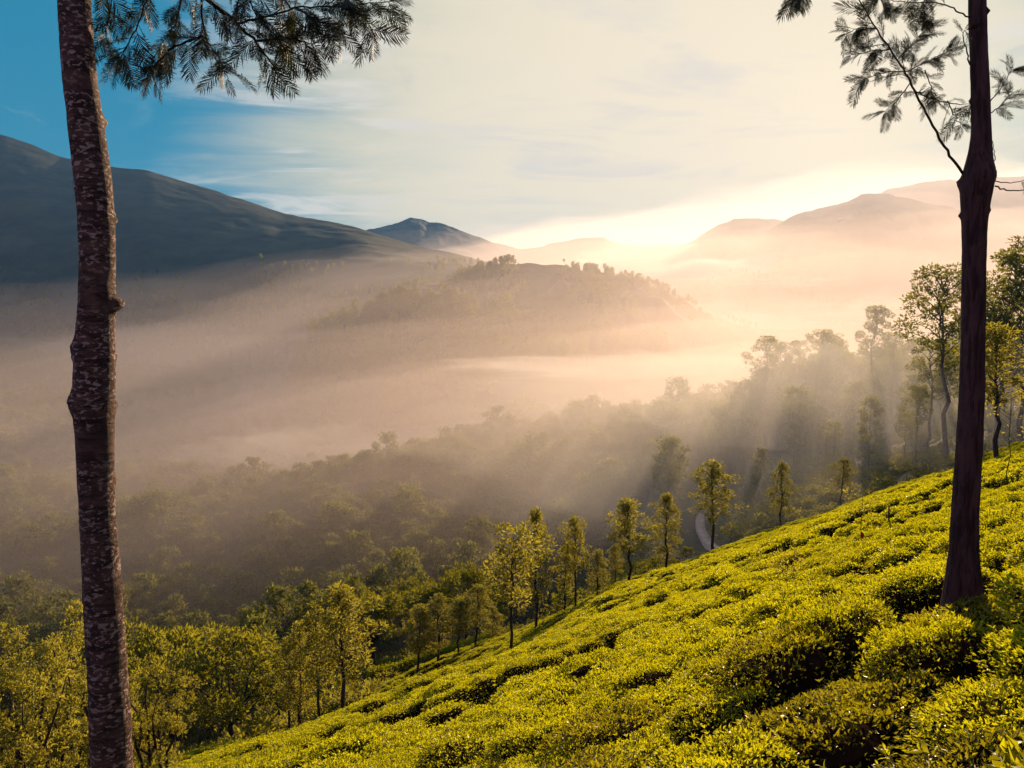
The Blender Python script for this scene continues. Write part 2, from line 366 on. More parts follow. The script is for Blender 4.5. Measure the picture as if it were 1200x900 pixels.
# ------------------------------------------------------------------ path on the spur
PATH = []
def off_path(x, y, r):
    return np.min([np.hypot(x - a, y - b) for a, b in PATH], axis=0) > r
def hit(px, py, y0=120.0):
    a, b = ray(px, py); y = np.linspace(y0, 420, 1200); z = H(a * y, y); k = np.argmax(b * y < z); return a * y[k], y[k]
def path_strip():
    pts = [(872, 668, 128), (858, 655, 136), (842, 645, 143), (828, 634, 150), (821, 622, 157), (820, 610, 165), (826, 600, 174), (840, 593, 184)]
    P = np.array([hit(a, b) for a, b, c in pts]); PATH.extend(P.tolist()); t = np.linspace(0, 1, 60); k = np.linspace(0, 1, len(P))
    x = np.interp(t, k, P[:, 0]); y = np.interp(t, k, P[:, 1])
    for _ in range(6):
        x[1:-1] = (x[:-2] + 2 * x[1:-1] + x[2:]) / 4; y[1:-1] = (y[:-2] + 2 * y[1:-1] + y[2:]) / 4
    tx, ty = np.gradient(x), np.gradient(y); L = np.hypot(tx, ty); nx, ny = -ty / L, tx / L
    rows = []
    for s, dz in ((-1.1, -1.5), (-.95, .45), (0, .52), (.95, .45), (1.1, -1.5)):
        X, Y = x + nx * s, y + ny * s; rows.append(np.stack([X, Y, H(x, y) + dz], -1))
    V = np.stack(rows, 1); n, m = 60, 5
    i = np.arange(n - 1)[:, None] * m; j = np.arange(m - 1)[None]
    q = np.stack([i + j, i + j + 1, i + m + j + 1, i + m + j], -1).reshape(-1, 4)
    tag(put('path', mesh_np('path', V.reshape(-1, 3), q, None, (M_PATH,), None, True)), 'pale dirt path curving through the misty tea below the ridge', 'path', None, 'structure')
path_strip()

# ------------------------------------------------------------------ tea
def bush_mesh(name, nl, ll, lw, seed, shoots, leaf=None, fresh=.74):
    """one plucked tea bush: a cushion of leaves over a woody core; base on the ground, top at .85"""
    global rng
    rng = np.random.default_rng(seed)
    g = Geo(); rx, ry, h = .66, .52, .85
    nseg = 14                                    # woody core
    ring = []
    for f, zz in ((.35, .0), (.62, .3), (.76, .5), (.78, .62), (.58, .70), (.0, .74)):
        a = np.linspace(0, 2 * np.pi, nseg, endpoint=False)
        ring.append(np.stack([np.cos(a) * rx * f, np.sin(a) * ry * f, np.full(nseg, zz)], -1))
    V = np.concatenate(ring); i = np.arange(5)[:, None] * nseg; j = np.arange(nseg)[None]; j2 = (j + 1) % nseg
    g.add(V, np.stack([i + j, i + j2, i + nseg + j2, i + nseg + j], -1).reshape(-1, 4))
    ncore = 5 * nseg
    a = rng.uniform(0, 2 * np.pi, nl); r = np.sqrt(rng.uniform(0, 1, nl)) * 1.27
    r = np.minimum(r, 1.0 + rng.normal(0, .05, nl))
    side = r > .88
    lump = .07 * np.sin(3 * a + seed) + .06 * np.cos(5 * a * r + seed * 2)
    x = np.cos(a) * rx * r * (1 + lump * .6); y = np.sin(a) * ry * r * (1 + lump * .6)
    z = h - .12 * r ** 3 + .05 * np.sin(x * 9 + seed) * np.cos(y * 8) - np.where(side, rng.uniform(0, .66, nl), rng.uniform(0, .07, nl))
    out = np.stack([np.cos(a) * (r * .55 + .1), np.sin(a) * (r * .55 + .1), np.full(nl, .62)], -1)
    dirs = out + rng.normal(0, .55, (nl, 3)); dirs[:, 2] = np.where(side, dirs[:, 2] * .5, np.abs(dirs[:, 2]))
    young = (rng.uniform(size=nl) < np.where(side, .18, fresh)) & (z > .62)
    tint = np.where(young, rng.uniform(.6, 1.0, nl), rng.uniform(0, .38, nl))
    sc = rng.uniform(.65, 1.25, nl)
    V, q, tt = leaves(np.stack([x, y, z], -1), dirs, ll * sc, lw * sc, tint)
    g.add(V, q, None, tt)
    if shoots:
        for _ in range(shoots):
            a_, r_ = rng.uniform(0, 6.28), math.sqrt(rng.uniform(0, .9))
            p = np.array([math.cos(a_) * rx * r_, math.sin(a_) * ry * r_, h - .02 + rng.uniform(-.03, .05)])
            k = rng.integers(3, 6); aa = rng.uniform(0, 6.28) + np.arange(k) * 2.4
            dd = np.stack([np.cos(aa), np.sin(aa), rng.uniform(.6, 2.0, k)], -1)
            V, q, tt = leaves(np.tile(p, (k, 1)), dd, ll * rng.uniform(.9, 1.4, k), lw * rng.uniform(.7, 1.0, k), rng.uniform(.7, 1, k), up=np.stack([np.cos(aa), np.sin(aa), np.full(k, .0)], -1) * -1)
            g.add(V, q, None, tt)
    me = g.mesh(name, (M_TEACORE, leaf or M_TEA))
    mi = np.ones(len(me.polygons), np.int32); mi[:ncore] = 0; me.polygons.foreach_set('material_index', mi); me.update()
    return me
def shoot_mesh(name, seed):
    """a tender tea shoot: bud and curved leaves on a short stem"""
    global rng
    rng = np.random.default_rng(seed); g = tube([(0, 0, -.03), (.002, 0, .02), (.0, .003, .055)], [.0022, .0018, .001], 5, None, .5)
    k = 5
    for i in range(k):
        a = i * 2.4 + rng.uniform(-.3, .3); el = R(78 - i * 13); L = (.035, .05, .062, .07, .075)[i]; Wd = L * .40
        base = np.array([0, 0, .05 - i * .014]); dx = np.array([math.cos(a), math.sin(a), 0]); sd = np.array([-math.sin(a), math.cos(a), 0])
        ns = 5; t = np.linspace(0, 1, ns); e = el - t * .9; st = L / (ns - 1)
        cx = np.concatenate([[0], np.cumsum(np.cos(e[:-1]) * st)]); cz = np.concatenate([[0], np.cumsum(np.sin(e[:-1]) * st)])
        w = Wd * .5 * np.sin(np.pi * np.clip(t * .93 + .06, 0, 1)) ** .8
        c = base + cx[:, None] * dx + cz[:, None] * np.array([0, 0, 1])
        V = np.stack([c - sd * w[:, None] + np.array([0, 0, 1]) * w[:, None] * .35, c, c + sd * w[:, None] + np.array([0, 0, 1]) * w[:, None] * .35], 1).reshape(-1, 3)
        ii = np.arange(ns - 1)[:, None] * 3; jj = np.arange(2)[None]
        g.add(V, np.stack([ii + jj, ii + jj + 1, ii + 4 + jj, ii + 3 + jj], -1).reshape(-1, 4), None, .95 - i * .08)
    return g.mesh(name, (M_TEA,), True)
def instancer(name, pts, rots, scales, idx, sources, label, cat):
    """one object of kind stuff: SOURCES scattered on points with geometry nodes"""
    me = bpy.data.meshes.new(name); me.vertices.add(len(pts)); me.vertices.foreach_set('co', np.asarray(pts, np.float32).ravel())
    for nm, ty, val, key in (('rot', 'FLOAT_VECTOR', rots, 'vector'), ('scl', 'FLOAT_VECTOR', scales, 'vector')):
        a = me.attributes.new(nm, ty, 'POINT'); a.data.foreach_set(key, np.asarray(val, np.float32).ravel())
    a = me.attributes.new('pick', 'INT', 'POINT'); a.data.foreach_set('value', np.asarray(idx, np.int32))
    me.update()
    o = put(name, me); tag(o, label, cat, None, 'stuff')
    ng = bpy.data.node_groups.new(name + '_scatter', 'GeometryNodeTree')
    ng.interface.new_socket('Geometry', in_out='INPUT', socket_type='NodeSocketGeometry'); ng.interface.new_socket('Geometry', in_out='OUTPUT', socket_type='NodeSocketGeometry')
    N, L = ng.nodes, ng.links
    gi, go = N.new('NodeGroupInput'), N.new('NodeGroupOutput')
    join = N.new('GeometryNodeJoinGeometry')
    for s in reversed(sources):
        oi = N.new('GeometryNodeObjectInfo'); oi.inputs['Object'].default_value = s; oi.inputs['As Instance'].default_value = True
        L.new(oi.outputs['Geometry'], join.inputs[0])
    ip = N.new('GeometryNodeInstanceOnPoints'); ip.inputs['Pick Instance'].default_value = True
    def attr(nm, ty):
        n = N.new('GeometryNodeInputNamedAttribute'); n.data_type = ty; n.inputs['Name'].default_value = nm; return n.outputs['Attribute']
    L.new(gi.outputs[0], ip.inputs['Points']); L.new(join.outputs[0], ip.inputs['Instance'])
    L.new(attr('pick', 'INT'), ip.inputs['Instance Index'])
    L.new(attr('rot', 'FLOAT_VECTOR'), ip.inputs['Rotation']); L.new(attr('scl', 'FLOAT_VECTOR'), ip.inputs['Scale'])
    L.new(ip.outputs[0], go.inputs[0])
    md = o.modifiers.new('scatter', 'NODES'); md.node_group = ng
    return o
def src(name, me): return bpy.data.objects.new(name, me)     # a source kept out of the scene itself

BIG = [bush_mesh('tea_bush_near', 4300, .037, .017, 40 + i, 40) for i in range(4)]
OLD_SHADE = [bush_mesh('tea_bush_old_shade', 2800, .047, .021, 30 + i, 14, M_TEAOLD_SHADE, .5) for i in range(2)]
MID = [bush_mesh('tea_bush_mid', 2500, .048, .026, 60 + i, 10) for i in range(4)]
LOW = [bush_mesh('tea_bush_far', 760, .092, .056, 80 + i, 0) for i in range(4)]
SHOOT = [shoot_mesh('tea_shoot', 90 + i) for i in range(5)]
rng = np.random.default_rng(5)
TRUNK_R = at(1128, 695, 6.75); 
def tea_plants():
    cd = np.array([-TB, TA]); cd = cd / np.linalg.norm(cd)           # along the contour: right and away
    dd = np.array([cd[1], -cd[0]])                                   # downhill
    pts = []
    ds, dt = .86, .92
    for it in range(-175, 175):
        off = rng.uniform(0, 1)
        for is_ in range(-48, 225):
            s = (is_ + off) * ds + rng.normal(0, .09); t = it * dt + rng.normal(0, .05) + .35 * math.sin(s * .13 + it * .4)
            x, y = s * cd[0] + t * dd[0], s * cd[1] + t * dd[1]
            if y < .6 or y > 122: continue
            px = 600 + 900 * x / y
            if px < 60 or px > 1200 + 1500 / y: continue
            if y > float(edge_y(px)) + 6 - 3: continue
            pts.append((x, y, s, t))
    P = np.array(pts); x, y = P[:, 0], P[:, 1]
    z = tea_top(x, y) - .85
    d = np.sqrt(x * x + y * y + z * z)
    keep = np.ones(len(x), bool)
    gaps = fbm(P[:, 2] * .55, P[:, 3] * 1.6, .33, 3, 6.6)
    keep &= ~((gaps > .26) & (y > 7))                                # missing bushes: dark gaps and footpaths
    keep &= ~(np.hypot(x - TRUNK_R.x, y - TRUNK_R.y) < .62)
    keep &= ~((d < 2.15))
    # image row of the bush, to leave out what lies below the frame
    zc = z + .9; pyv = 450 - 900 * np.tan(np.arctan2(zc, y) + PITCH)
    keep &= pyv < 900 + 1300 / y
    gx = (tea_top(x + .5, y) - tea_top(x - .5, y)); gy = (tea_top(x, y + .5) - tea_top(x, y - .5))
    order = np.argsort(d); order = order[keep[order]]
    ang = math.atan2(cd[1], cd[0])
    rows = []
    for k in order:
        n = Vector((-gx[k] * .8, -gy[k] * .8, 1)).normalized()
        q = Vector((0, 0, 1)).rotation_difference(n).to_matrix() @ Matrix.Rotation(ang + rng.normal(0, .2) + (math.pi if rng.uniform() < .5 else 0), 3, 'Z')
        e = q.to_euler(); sc = rng.uniform(.84, 1.04)
        rows.append((k, e, (sc * rng.uniform(.95, 1.12), sc, sc * rng.uniform(.86, 1.12))))
    inview = [r for r in rows if 600 + 900 * x[r[0]] / y[r[0]] < 1230 + 500 / y[r[0]]]
    near = inview[:300]; ids = {r[0] for r in near}
    nsh = 0
    for n_, (k, e, sc) in enumerate(near):
        px = 600 + 900 * x[k] / y[k]
        where = ('at the shaded bottom right corner of the slope' if (px > 900 and d[k] < 5.2) else 'beside the foot of the dark right-hand trunk' if math.hypot(x[k] - TRUNK_R.x, y[k] - TRUNK_R.y) < 2.2
                 else 'low on the near tea slope' if d[k] < 9 else 'part way down the tea slope')
        old = 640 < px < 1300 and d[k] < 8.5 and rng.uniform() < (.62 if px > 930 and d[k] < 6 else .34) + .3 * mnoise.noise(Vector((x[k] * .5, y[k] * .5, 2)))  # more dark-leaved bushes towards the right corner, their colour standing in for shade
        o = put('tea_bush', OLD_SHADE[int(rng.integers(2))] if old else (BIG if d[k] < 10 else MID)[int(rng.integers(4))], None, (x[k], y[k], z[k]), e, sc)
        kind_ = 'dark brownish old-leaved tea bush, shade put into its colour, ' if old else 'clipped yellow-green tea bush '
        tag(o, kind_ + where, 'bush', ('old-leaved shade-toned ' if old else '') + 'tea bushes on the near slope ' + where)
        if d[k] < 4.6 and nsh < 300:
            m = int(min(34, 60 / d[k]))
            for _ in range(m):
                a_, r_ = rng.uniform(0, 6.28), math.sqrt(rng.uniform(0, .9))
                c = put('shoot', SHOOT[int(rng.integers(5))], o, (math.cos(a_) * .6 * r_, math.sin(a_) * .48 * r_, .83 + rng.uniform(-.02, .05)), (rng.normal(0, .3), rng.normal(0, .3), rng.uniform(0, 6.28)), float(rng.uniform(.8, 1.35)))
                nsh += 1
    rest = [r for r in rows if r[0] not in ids]
    srcs = [src('tea_bush_source', m) for m in MID + LOW]
    pk = [int(rng.integers(4)) + (0 if d[r[0]] < 30 else 4) for r in rest]
    instancer('tea_bushes', [(x[r[0]], y[r[0]], z[r[0]]) for r in rest], [tuple(r[1]) for r in rest], [r[2] for r in rest], pk, srcs,
              'rows of clipped tea bushes running on down the sunlit slope', 'bushes')
    print('tea', len(rows), 'shoots', nsh)
tea_plants()

# ------------------------------------------------------------------ trees
def limb_path(p0, p1, sag=0.0, n=7, wob=.05):
    p0, p1 = np.array(p0, float), np.array(p1, float); t = np.linspace(0, 1, n)[:, None]
    P = p0 + (p1 - p0) * t; L = np.linalg.norm(p1 - p0)
    P[1:-1] += rng.normal(0, wob * L, (n - 2, 3)) * .5; P[:, 2] += (np.sin(np.pi * t[:, 0]) * sag * L)
    return P
def blob(g, c, r, n, ll, lw, tint0, flat=1.0, updir=.35):
    v = rdir(n); rad = rng.uniform(.35, 1.0, n) ** .5
    p = np.array(c) + v * np.array([r, r, r * flat]) * rad[:, None]
    dirs = v + rng.normal(0, .6, (n, 3)) + np.array([0, 0, updir])
    tint = np.clip(tint0 + rng.normal(0, .18, n), 0, 1)
    sc = rng.uniform(.6, 1.3, n)
    V, q, tt = leaves(p, dirs, ll * sc, lw * sc, tint); g.add(V, q, None, tt)
def tree_mesh(kind, h, seed, dens=1.0, ll=None):
    """returns (trunk mesh, crown mesh) of one tree H metres high, foot at the origin"""
    global rng
    rng = np.random.default_rng(seed)
    tr, cr = Geo(), Geo()
    lean = rng.normal(0, .02, 2) * h
    top = np.array([lean[0], lean[1], h * .96])
    if kind == 'oak':                                     # slender, columnar, tufted
        base = rng.uniform(.28, .50); rmax = h * rng.uniform(.075, .13); pw = rng.uniform(.6, 1.3)
        P = limb_path((0, 0, -.4), top, 0, 10, .012); tube(P, np.linspace(.011 * h + .02, .02, 10), 8, tr)
        nb = 34
        for i in range(nb):
            f = base + (1 - base) * (i + rng.uniform(0, 1)) / nb; a = i * 2.4 + rng.uniform(-.6, .6)
            prof = math.sin(math.pi * min(1, (f - base) / (1 - base) * .80 + .18)) ** pw
            rr = rmax * prof * rng.uniform(.5, 1.45)
            if rng.uniform() < .1: rr *= 1.6
            c = np.array([lean[0] * f + math.cos(a) * rr, lean[1] * f + math.sin(a) * rr, h * f + rr * .25])
            s0 = np.array([lean[0] * f * .9, lean[1] * f * .9, h * (f - .05)])
            tube(limb_path(s0, c, .05, 5, .05), np.linspace(.018 + .002 * h, .008, 5), 5, tr)
            for _ in range(2):
                blob(cr, c + rng.normal(0, .25, 3) * rr, h * rng.uniform(.020, .046), int(38 * dens), ll or .30, (ll or .30) * .42, .5, 1.1, .5)
    elif kind == 'oak_sparse':
        base = rng.uniform(.45, .55); rmax = h * .13
        P = limb_path((0, 0, -.4), top, 0, 10, .012); tube(P, np.linspace(.010 * h + .02, .02, 10), 8, tr)
        for i in range(20):
            f = base + (1 - base) * rng.uniform(0, 1); a = i * 2.4
            rr = rmax * rng.uniform(.4, 1.1) * (1.1 - .3 * (f - base) / (1 - base))
            c = np.array([math.cos(a) * rr, math.sin(a) * rr, h * f + rr * .2])
            tube(limb_path((0, 0, h * (f - .06)), c, .05, 5, .05), np.linspace(.035, .01, 5), 5, tr)
            blob(cr, c, h * rng.uniform(.04, .07), int(85 * dens), ll or .30, (ll or .30) * .42, .55, .9, .4)
    elif kind == 'broad':                                 # wide dome on several limbs
        R0 = h * .52; zc = h * .62
        P = limb_path((0, 0, -.4), (lean[0], lean[1], h * .34), 0, 6, .03); tube(P, np.linspace(.024 * h, .016 * h, 6), 9, tr)
        nl = 13
        ends = []
        for i in range(nl):
            a = i * 2.4 + rng.uniform(-.3, .3); e = R(rng.uniform(12, 80)); rr = R0 * rng.uniform(.62, .9)
            c = np.array([math.cos(a) * math.cos(e) * rr, math.sin(a) * math.cos(e) * rr, zc - h * .12 + math.sin(e) * h * .36]); ends.append(c)
            tube(limb_path((lean[0], lean[1], h * .30), c, .10, 7, .06), np.linspace(.010 * h, .003 * h, 7), 6, tr)
        for c in ends:
            for _ in range(5):
                blob(cr, c + rng.normal(0, .085, 3) * h * np.array([1, 1, .6]), h * rng.uniform(.06, .11), int(75 * dens), ll or .34, (ll or .34) * .5, .5, .7, .5)
    elif kind == 'bushy':                                 # leafy from low down, several leaders
        for i in range(6):
            a = i * 1.05 + rng.uniform(-.3, .3); lean_ = rng.uniform(.08, .30) * h; hh = h * rng.uniform(.72, 1.0)
            e = np.array([math.cos(a) * lean_, math.sin(a) * lean_, hh])
            P = limb_path((math.cos(a) * .12, math.sin(a) * .12, -.3), e, .05, 9, .04); tube(P, np.linspace(.012 * h + .02, .012, 9), 7, tr)
            for k in range(9):
                f = .28 + .72 * k / 8; c = P[0] + (e - P[0]) * f + rng.normal(0, .075, 3) * h * (1.2 - .6 * f)
                for _ in range(3):
                    blob(cr, c + rng.normal(0, .035, 3) * h, h * rng.uniform(.018, .042), int(56 * dens), ll or .13, (ll or .13) * .45, rng.uniform(.15, .9), 1.1, .7)
    else:                                                 # eucalyptus: tall bare stem, open clumped crown
        base = rng.uniform(.42, .62) if kind == 'euc' else rng.uniform(.2, .35); rmax = h * rng.uniform(.13, .19)
        P = limb_path((0, 0, -.6), top * np.array([1, 1, .97]), 0, 12, .018); tube(P, np.linspace(.012 * h + .03, .03, 12), 7, tr)
        nb = 22
        for i in range(nb):
            f = base + (1 - base) * (i + rng.uniform(0, 1)) / nb; a = i * 2.4 + rng.uniform(-.8, .8)
            prof = (math.sin(math.pi * min(1, .18 + .74 * (f - base) / (1 - base)))) ** .8
            rr = rmax * prof * rng.uniform(.45, 1.2)
            zi = np.interp(f * h, P[:, 2], P[:, 0]), np.interp(f * h, P[:, 2], P[:, 1])
            c = np.array([zi[0] + math.cos(a) * rr, zi[1] + math.sin(a) * rr, h * min(f + .03, .985)])
            tube(limb_path((zi[0], zi[1], h * max(f - .07, .1)), c, .06, 5, .05), np.linspace(.004 * h, .012, 5), 5, tr)
            br = h * rng.uniform(.030, .055)
            blob(cr, c, br, int(46 * dens), ll or .5, (ll or .5) * .45, .6, .65, .1)
            blob(cr, c + np.array([rng.normal(0, .6), rng.normal(0, .6), -.5]) * br, br * .8, int(30 * dens), ll or .5, (ll or .5) * .45, .35, .6, -.2)
    bm = {'oak': M_BARKS, 'oak_sparse': M_BARKS, 'broad': M_TWIG, 'bushy': M_BARKS}.get(kind, M_BARKP)
    lm = {'oak': M_OAK, 'oak_sparse': M_OAK, 'broad': M_BROAD, 'bushy': M_OAK}.get(kind, M_EUC)
    return tr.mesh(kind + '_trunk', (bm,), True), cr.mesh(kind + '_crown', (lm,))
def plant(name, meshes, loc, label, cat='tree', group=None, scale=1.0, rz=0.0, wide=1.0):
    e = empty(name, loc, label, cat, group, rz); s = (scale * wide, scale * wide, scale)
    put('trunk', meshes[0], e, None, None, s); put('crown', meshes[1], e, None, None, s)
    return e
OAK = [tree_mesh('oak', 11, 200 + i, 1.35, .24) for i in range(6)]
OAKS = [tree_mesh('oak_sparse', 11, 220 + i, 1.2) for i in range(2)]
BROAD = [tree_mesh('broad', 10, 240 + i, 1.0) for i in range(3)]
BUSHY = [tree_mesh('bushy', 7, 260 + i, 1.0) for i in range(3)]
EUCN = [tree_mesh('euc', 26, 280 + i, 2.4, .42) for i in range(4)]
EUC = [tree_mesh('euc', 20, 300 + i, .75, .75) for i in range(6)] + [tree_mesh('euclow', 17, 320 + i, .75, .8) for i in range(4)]
FAR = [tree_mesh('euc', 18, 340 + i, .14, 1.9) for i in range(3)] + [tree_mesh('euclow', 15, 350 + i, .14, 1.9) for i in range(3)]
rng = np.random.default_rng(11); random.seed(11)

def tree_by_pixel(name, pool, px, py_top, Y, label, h0, group=None, rz=None, base_py=None, wide=1.0):
    x = ray(px, 600)[0] * Y
    z = H1(x, Y); top = ray(px, py_top)[1] * Y
    if base_py is not None: z = max(min(ray(px, base_py)[1] * Y, z + 1.0), z - .2)
    s = (top - z) / (h0 * .98)
    if name == 'silver_oak_tree': wide *= 1.2
    return plant(name, pool, (x, Y, z), label, 'tree', group, s, random.uniform(0, 6.28) if rz is None else rz, wide)
GRP = 'silver oaks growing among the tea'
T = tree_by_pixel
T('silver_oak_tree', OAKS[0], 600, 627, 50, 'slim silver oak with a long bare trunk standing well out in the tea', 11, GRP)
T('silver_oak_tree', OAK[0], 629, 603, 66, 'tall narrow silver oak just behind the slim bare-trunked one', 11, GRP, wide=.9)
T('silver_oak_tree', OAK[1], 661, 640, 74, 'short hazy silver oak between two tall narrow ones', 11, GRP)
T('silver_oak_tree', OAK[2], 677, 612, 72, 'thin tall silver oak with a sparse spire top at the tea edge', 11, GRP, wide=.85)
T('silver_oak_tree', OAK[3], 700, 648, 84, 'low rounded silver oak leaning over the tea edge beside the thin spire', 11, GRP, wide=1.3)
T('silver_oak_tree', OAK[4], 722, 640, 96, 'small faint silver oak half behind the paired leafy ones', 11, GRP)
T('silver_oak_tree', OAK[5], 741, 590, 82, 'full-crowned silver oak, the nearer of the leafy pair above the tea brow', 11, GRP, wide=1.25)
T('silver_oak_tree', OAK[0], 782, 583, 92, 'broad misty silver oak, the farther of the leafy pair above the tea brow', 11, GRP, wide=1.3)
T('silver_oak_tree', OAK[2], 838, 546, 92, 'silver oak with one low bough in front of the pale path', 11, GRP, wide=1.25)
T('silver_oak_tree', OAK[3], 916, 545, 118, 'pale misty silver oak between the path and the sapling with the red cloth', 11, GRP)
T('silver_oak_tree', OAK[1], 984, 540, 128, 'faint wide silver oak behind the highest stretch of tea brow', 11, GRP, wide=1.5)
T('silver_oak_tree', OAK[4], 1012, 562, 136, 'faint small silver oak peeping over the tea brow', 11, GRP)
T('silver_oak_tree', OAK[5], 1166, 388, 72, 'yellow-lit silver oak right behind the dark right-hand trunk', 11, GRP, wide=1.3)
T('silver_oak_tree', OAK[2], 398, 693, 58, 'dark-trunked silver oak with a leafy side bough, tallest at the foot of the tea', 11, GRP, wide=1.25)
T('silver_oak_tree', OAK[4], 368, 718, 60, 'slender silver oak left of the tallest one at the foot of the tea', 11, GRP, wide=.95)
T('silver_oak_tree', OAK[0], 346, 735, 62, 'bright pale-leaved silver oak next to the big dome-shaped tree', 11, GRP)
T('silver_oak_tree', OAK[1], 330, 752, 63, 'shortest silver oak of the left cluster touching the big dome-shaped tree', 11, GRP)
for i, (px, pt, Y, lab) in enumerate([(486, 712, 78, 'first young silver oak from the left in the row on the flat tea'), (512, 702, 80, 'second young silver oak in the row on the flat tea'), (535, 704, 80, 'third young silver oak in the row on the flat tea'),
                                      (556, 690, 82, 'fourth and tallest young silver oak in the row on the flat tea'), (578, 712, 86, 'last young silver oak in the row, close to the slim bare-trunked one')]):
    T('silver_oak_tree', OAK[(i * 2 + 1) % 6], px, pt, Y, lab, 11, GRP, wide=1.45)
G2 = 'broad trees below the tea'
T('broadleaf_tree', BROAD[0], 262, 737, 74, 'big dome-shaped broadleaf tree with lit green top at the bottom left of the tea', 10, G2, wide=1.05)
T('broadleaf_tree', BROAD[1], 437, 694, 98, 'round green broadleaf tree with forked stems behind the tall silver oak', 10, G2)
T('broadleaf_tree', BROAD[2], 500, 678, 112, 'wide bright green broadleaf tree behind the row of young silver oaks', 10, G2, wide=1.1)
T('broadleaf_tree', BROAD[0], 545, 660, 118, 'upright broadleaf tree rising behind the end of the young silver oak row', 10, G2, wide=.7)
T('broadleaf_tree', BROAD[1], 585, 688, 108, 'pale broadleaf tree filling the gap behind the slim bare-trunked oak', 10, G2)
T('broadleaf_tree', BROAD[1], 192, 728, 88, 'brownish broadleaf tree rising behind the big dome-shaped one', 10, G2, wide=.7)
T('broadleaf_tree', BROAD[2], 318, 770, 84, 'low dark broadleaf tree in the shade between the dome tree and the silver oaks', 10, G2, wide=1.2)
T('broadleaf_tree', BROAD[2], 806, 640, 122, 'small rounded broadleaf tree in the mist at the bend of the path', 10, G2, wide=.9)
G3 = 'leafy young trees in the bottom left corner'
T('leafy_tree', BUSHY[0], 8, 766, 26, 'yellow-green leafy tree cut by the left edge of the picture', 7, G3)
T('leafy_tree', BUSHY[1], 62, 752, 29, 'yellow-green leafy tree just left of the ringed trunk', 7, G3)
T('leafy_tree', BUSHY[2], 172, 768, 32, 'yellow-green leafy tree just right of the ringed trunk', 7, G3)
T('leafy_tree', BUSHY[1], 110, 775, 38, 'yellow-green leafy tree hidden behind the ringed trunk', 7, G3)
T('leafy_tree', BUSHY[2], 40, 745, 46, 'dim leafy tree showing above the two bright ones at bottom left', 7, G3)
G4 = 'tall eucalypts behind the right trunk'
for i, (px, pt, Y, lab) in enumerate([(1104, 318, 135, 'tall open-crowned eucalyptus left of the dark right-hand trunk'), (1128, 335, 142, 'eucalyptus mostly hidden by the dark right-hand trunk'), (1160, 300, 125, 'dark tall eucalyptus seen right of the dark trunk'),
                                      (1190, 285, 118, 'darkest eucalyptus, cut by the right edge of the picture'), (1215, 300, 110, 'eucalyptus at the right edge whose boughs reach into view'), (1084, 400, 150, 'short hazy eucalyptus at the foot of the tall open-crowned one'),
                                      (1178, 350, 150, 'shorter eucalyptus standing between the dark tall ones'), (1070, 455, 140, 'lowest misty eucalyptus of the clump left of the dark trunk')]):
    T('eucalyptus_tree', EUCN[i % 4], px, pt, Y, lab, 26, G4, wide=1.15)
G5 = 'eucalypts on the crest of the misty ridge'
for i, (px, pt, Y, lab) in enumerate([(893, 398, 250, 'leftmost full-crowned eucalyptus of the grove on the misty ridge'), (912, 405, 255, 'second eucalyptus of the grove on the misty ridge'), (932, 402, 260, 'thin eucalyptus in the dip of the grove on the misty ridge'),
                                      (952, 390, 250, 'broad double-crowned eucalyptus in the middle of the ridge grove'), (968, 394, 255, 'eucalyptus close right of the double-crowned one on the ridge'), (1012, 363, 240, 'tallest tapering eucalyptus standing above the ridge grove'),
                                      (1038, 392, 245, 'round-topped eucalyptus right of the tallest one on the ridge'), (1062, 400, 240, 'wispy eucalyptus at the right end of the ridge grove'), (990, 425, 250, 'low eucalyptus in the gap left of the tallest on the ridge'),
                                      (648, 490, 325, 'lone eucalyptus poking above the hazy ridge line'), (500, 520, 295, 'highest dark eucalyptus crown on the left part of the ridge'), (850, 448, 300, 'eucalyptus where the ridge line begins to climb')]):
    T('eucalyptus_tree', EUCN[(i + 1) % 4], px, pt, Y, lab, 26, G5, wide=1.1)

for i, px in enumerate([214, 246, 275, 300, 322, 345, 371, 398, 424, 447, 470, 522, 548, 574, 600, 626, 672, 702, 738, 772, 808, 832]):
    pt = np.interp(px, [180, 330, 400, 470, 520, 600, 700, 800, 870], [672, 584, 560, 535, 533, 507, 497, 468, 445]) + random.uniform(-7, 9)
    T('eucalyptus_tree', (EUC + EUCN)[(i * 3) % 14], px, pt, float(np.interp(px, [200, 400, 600, 830], [268, 292, 322, 335])) + random.uniform(-8, 8), 'hazy eucalyptus on the falling crest line of the wooded ridge', 20 if (i * 3) % 14 < 10 else 26, 'eucalypts along the ridge crest line', wide=1.1)

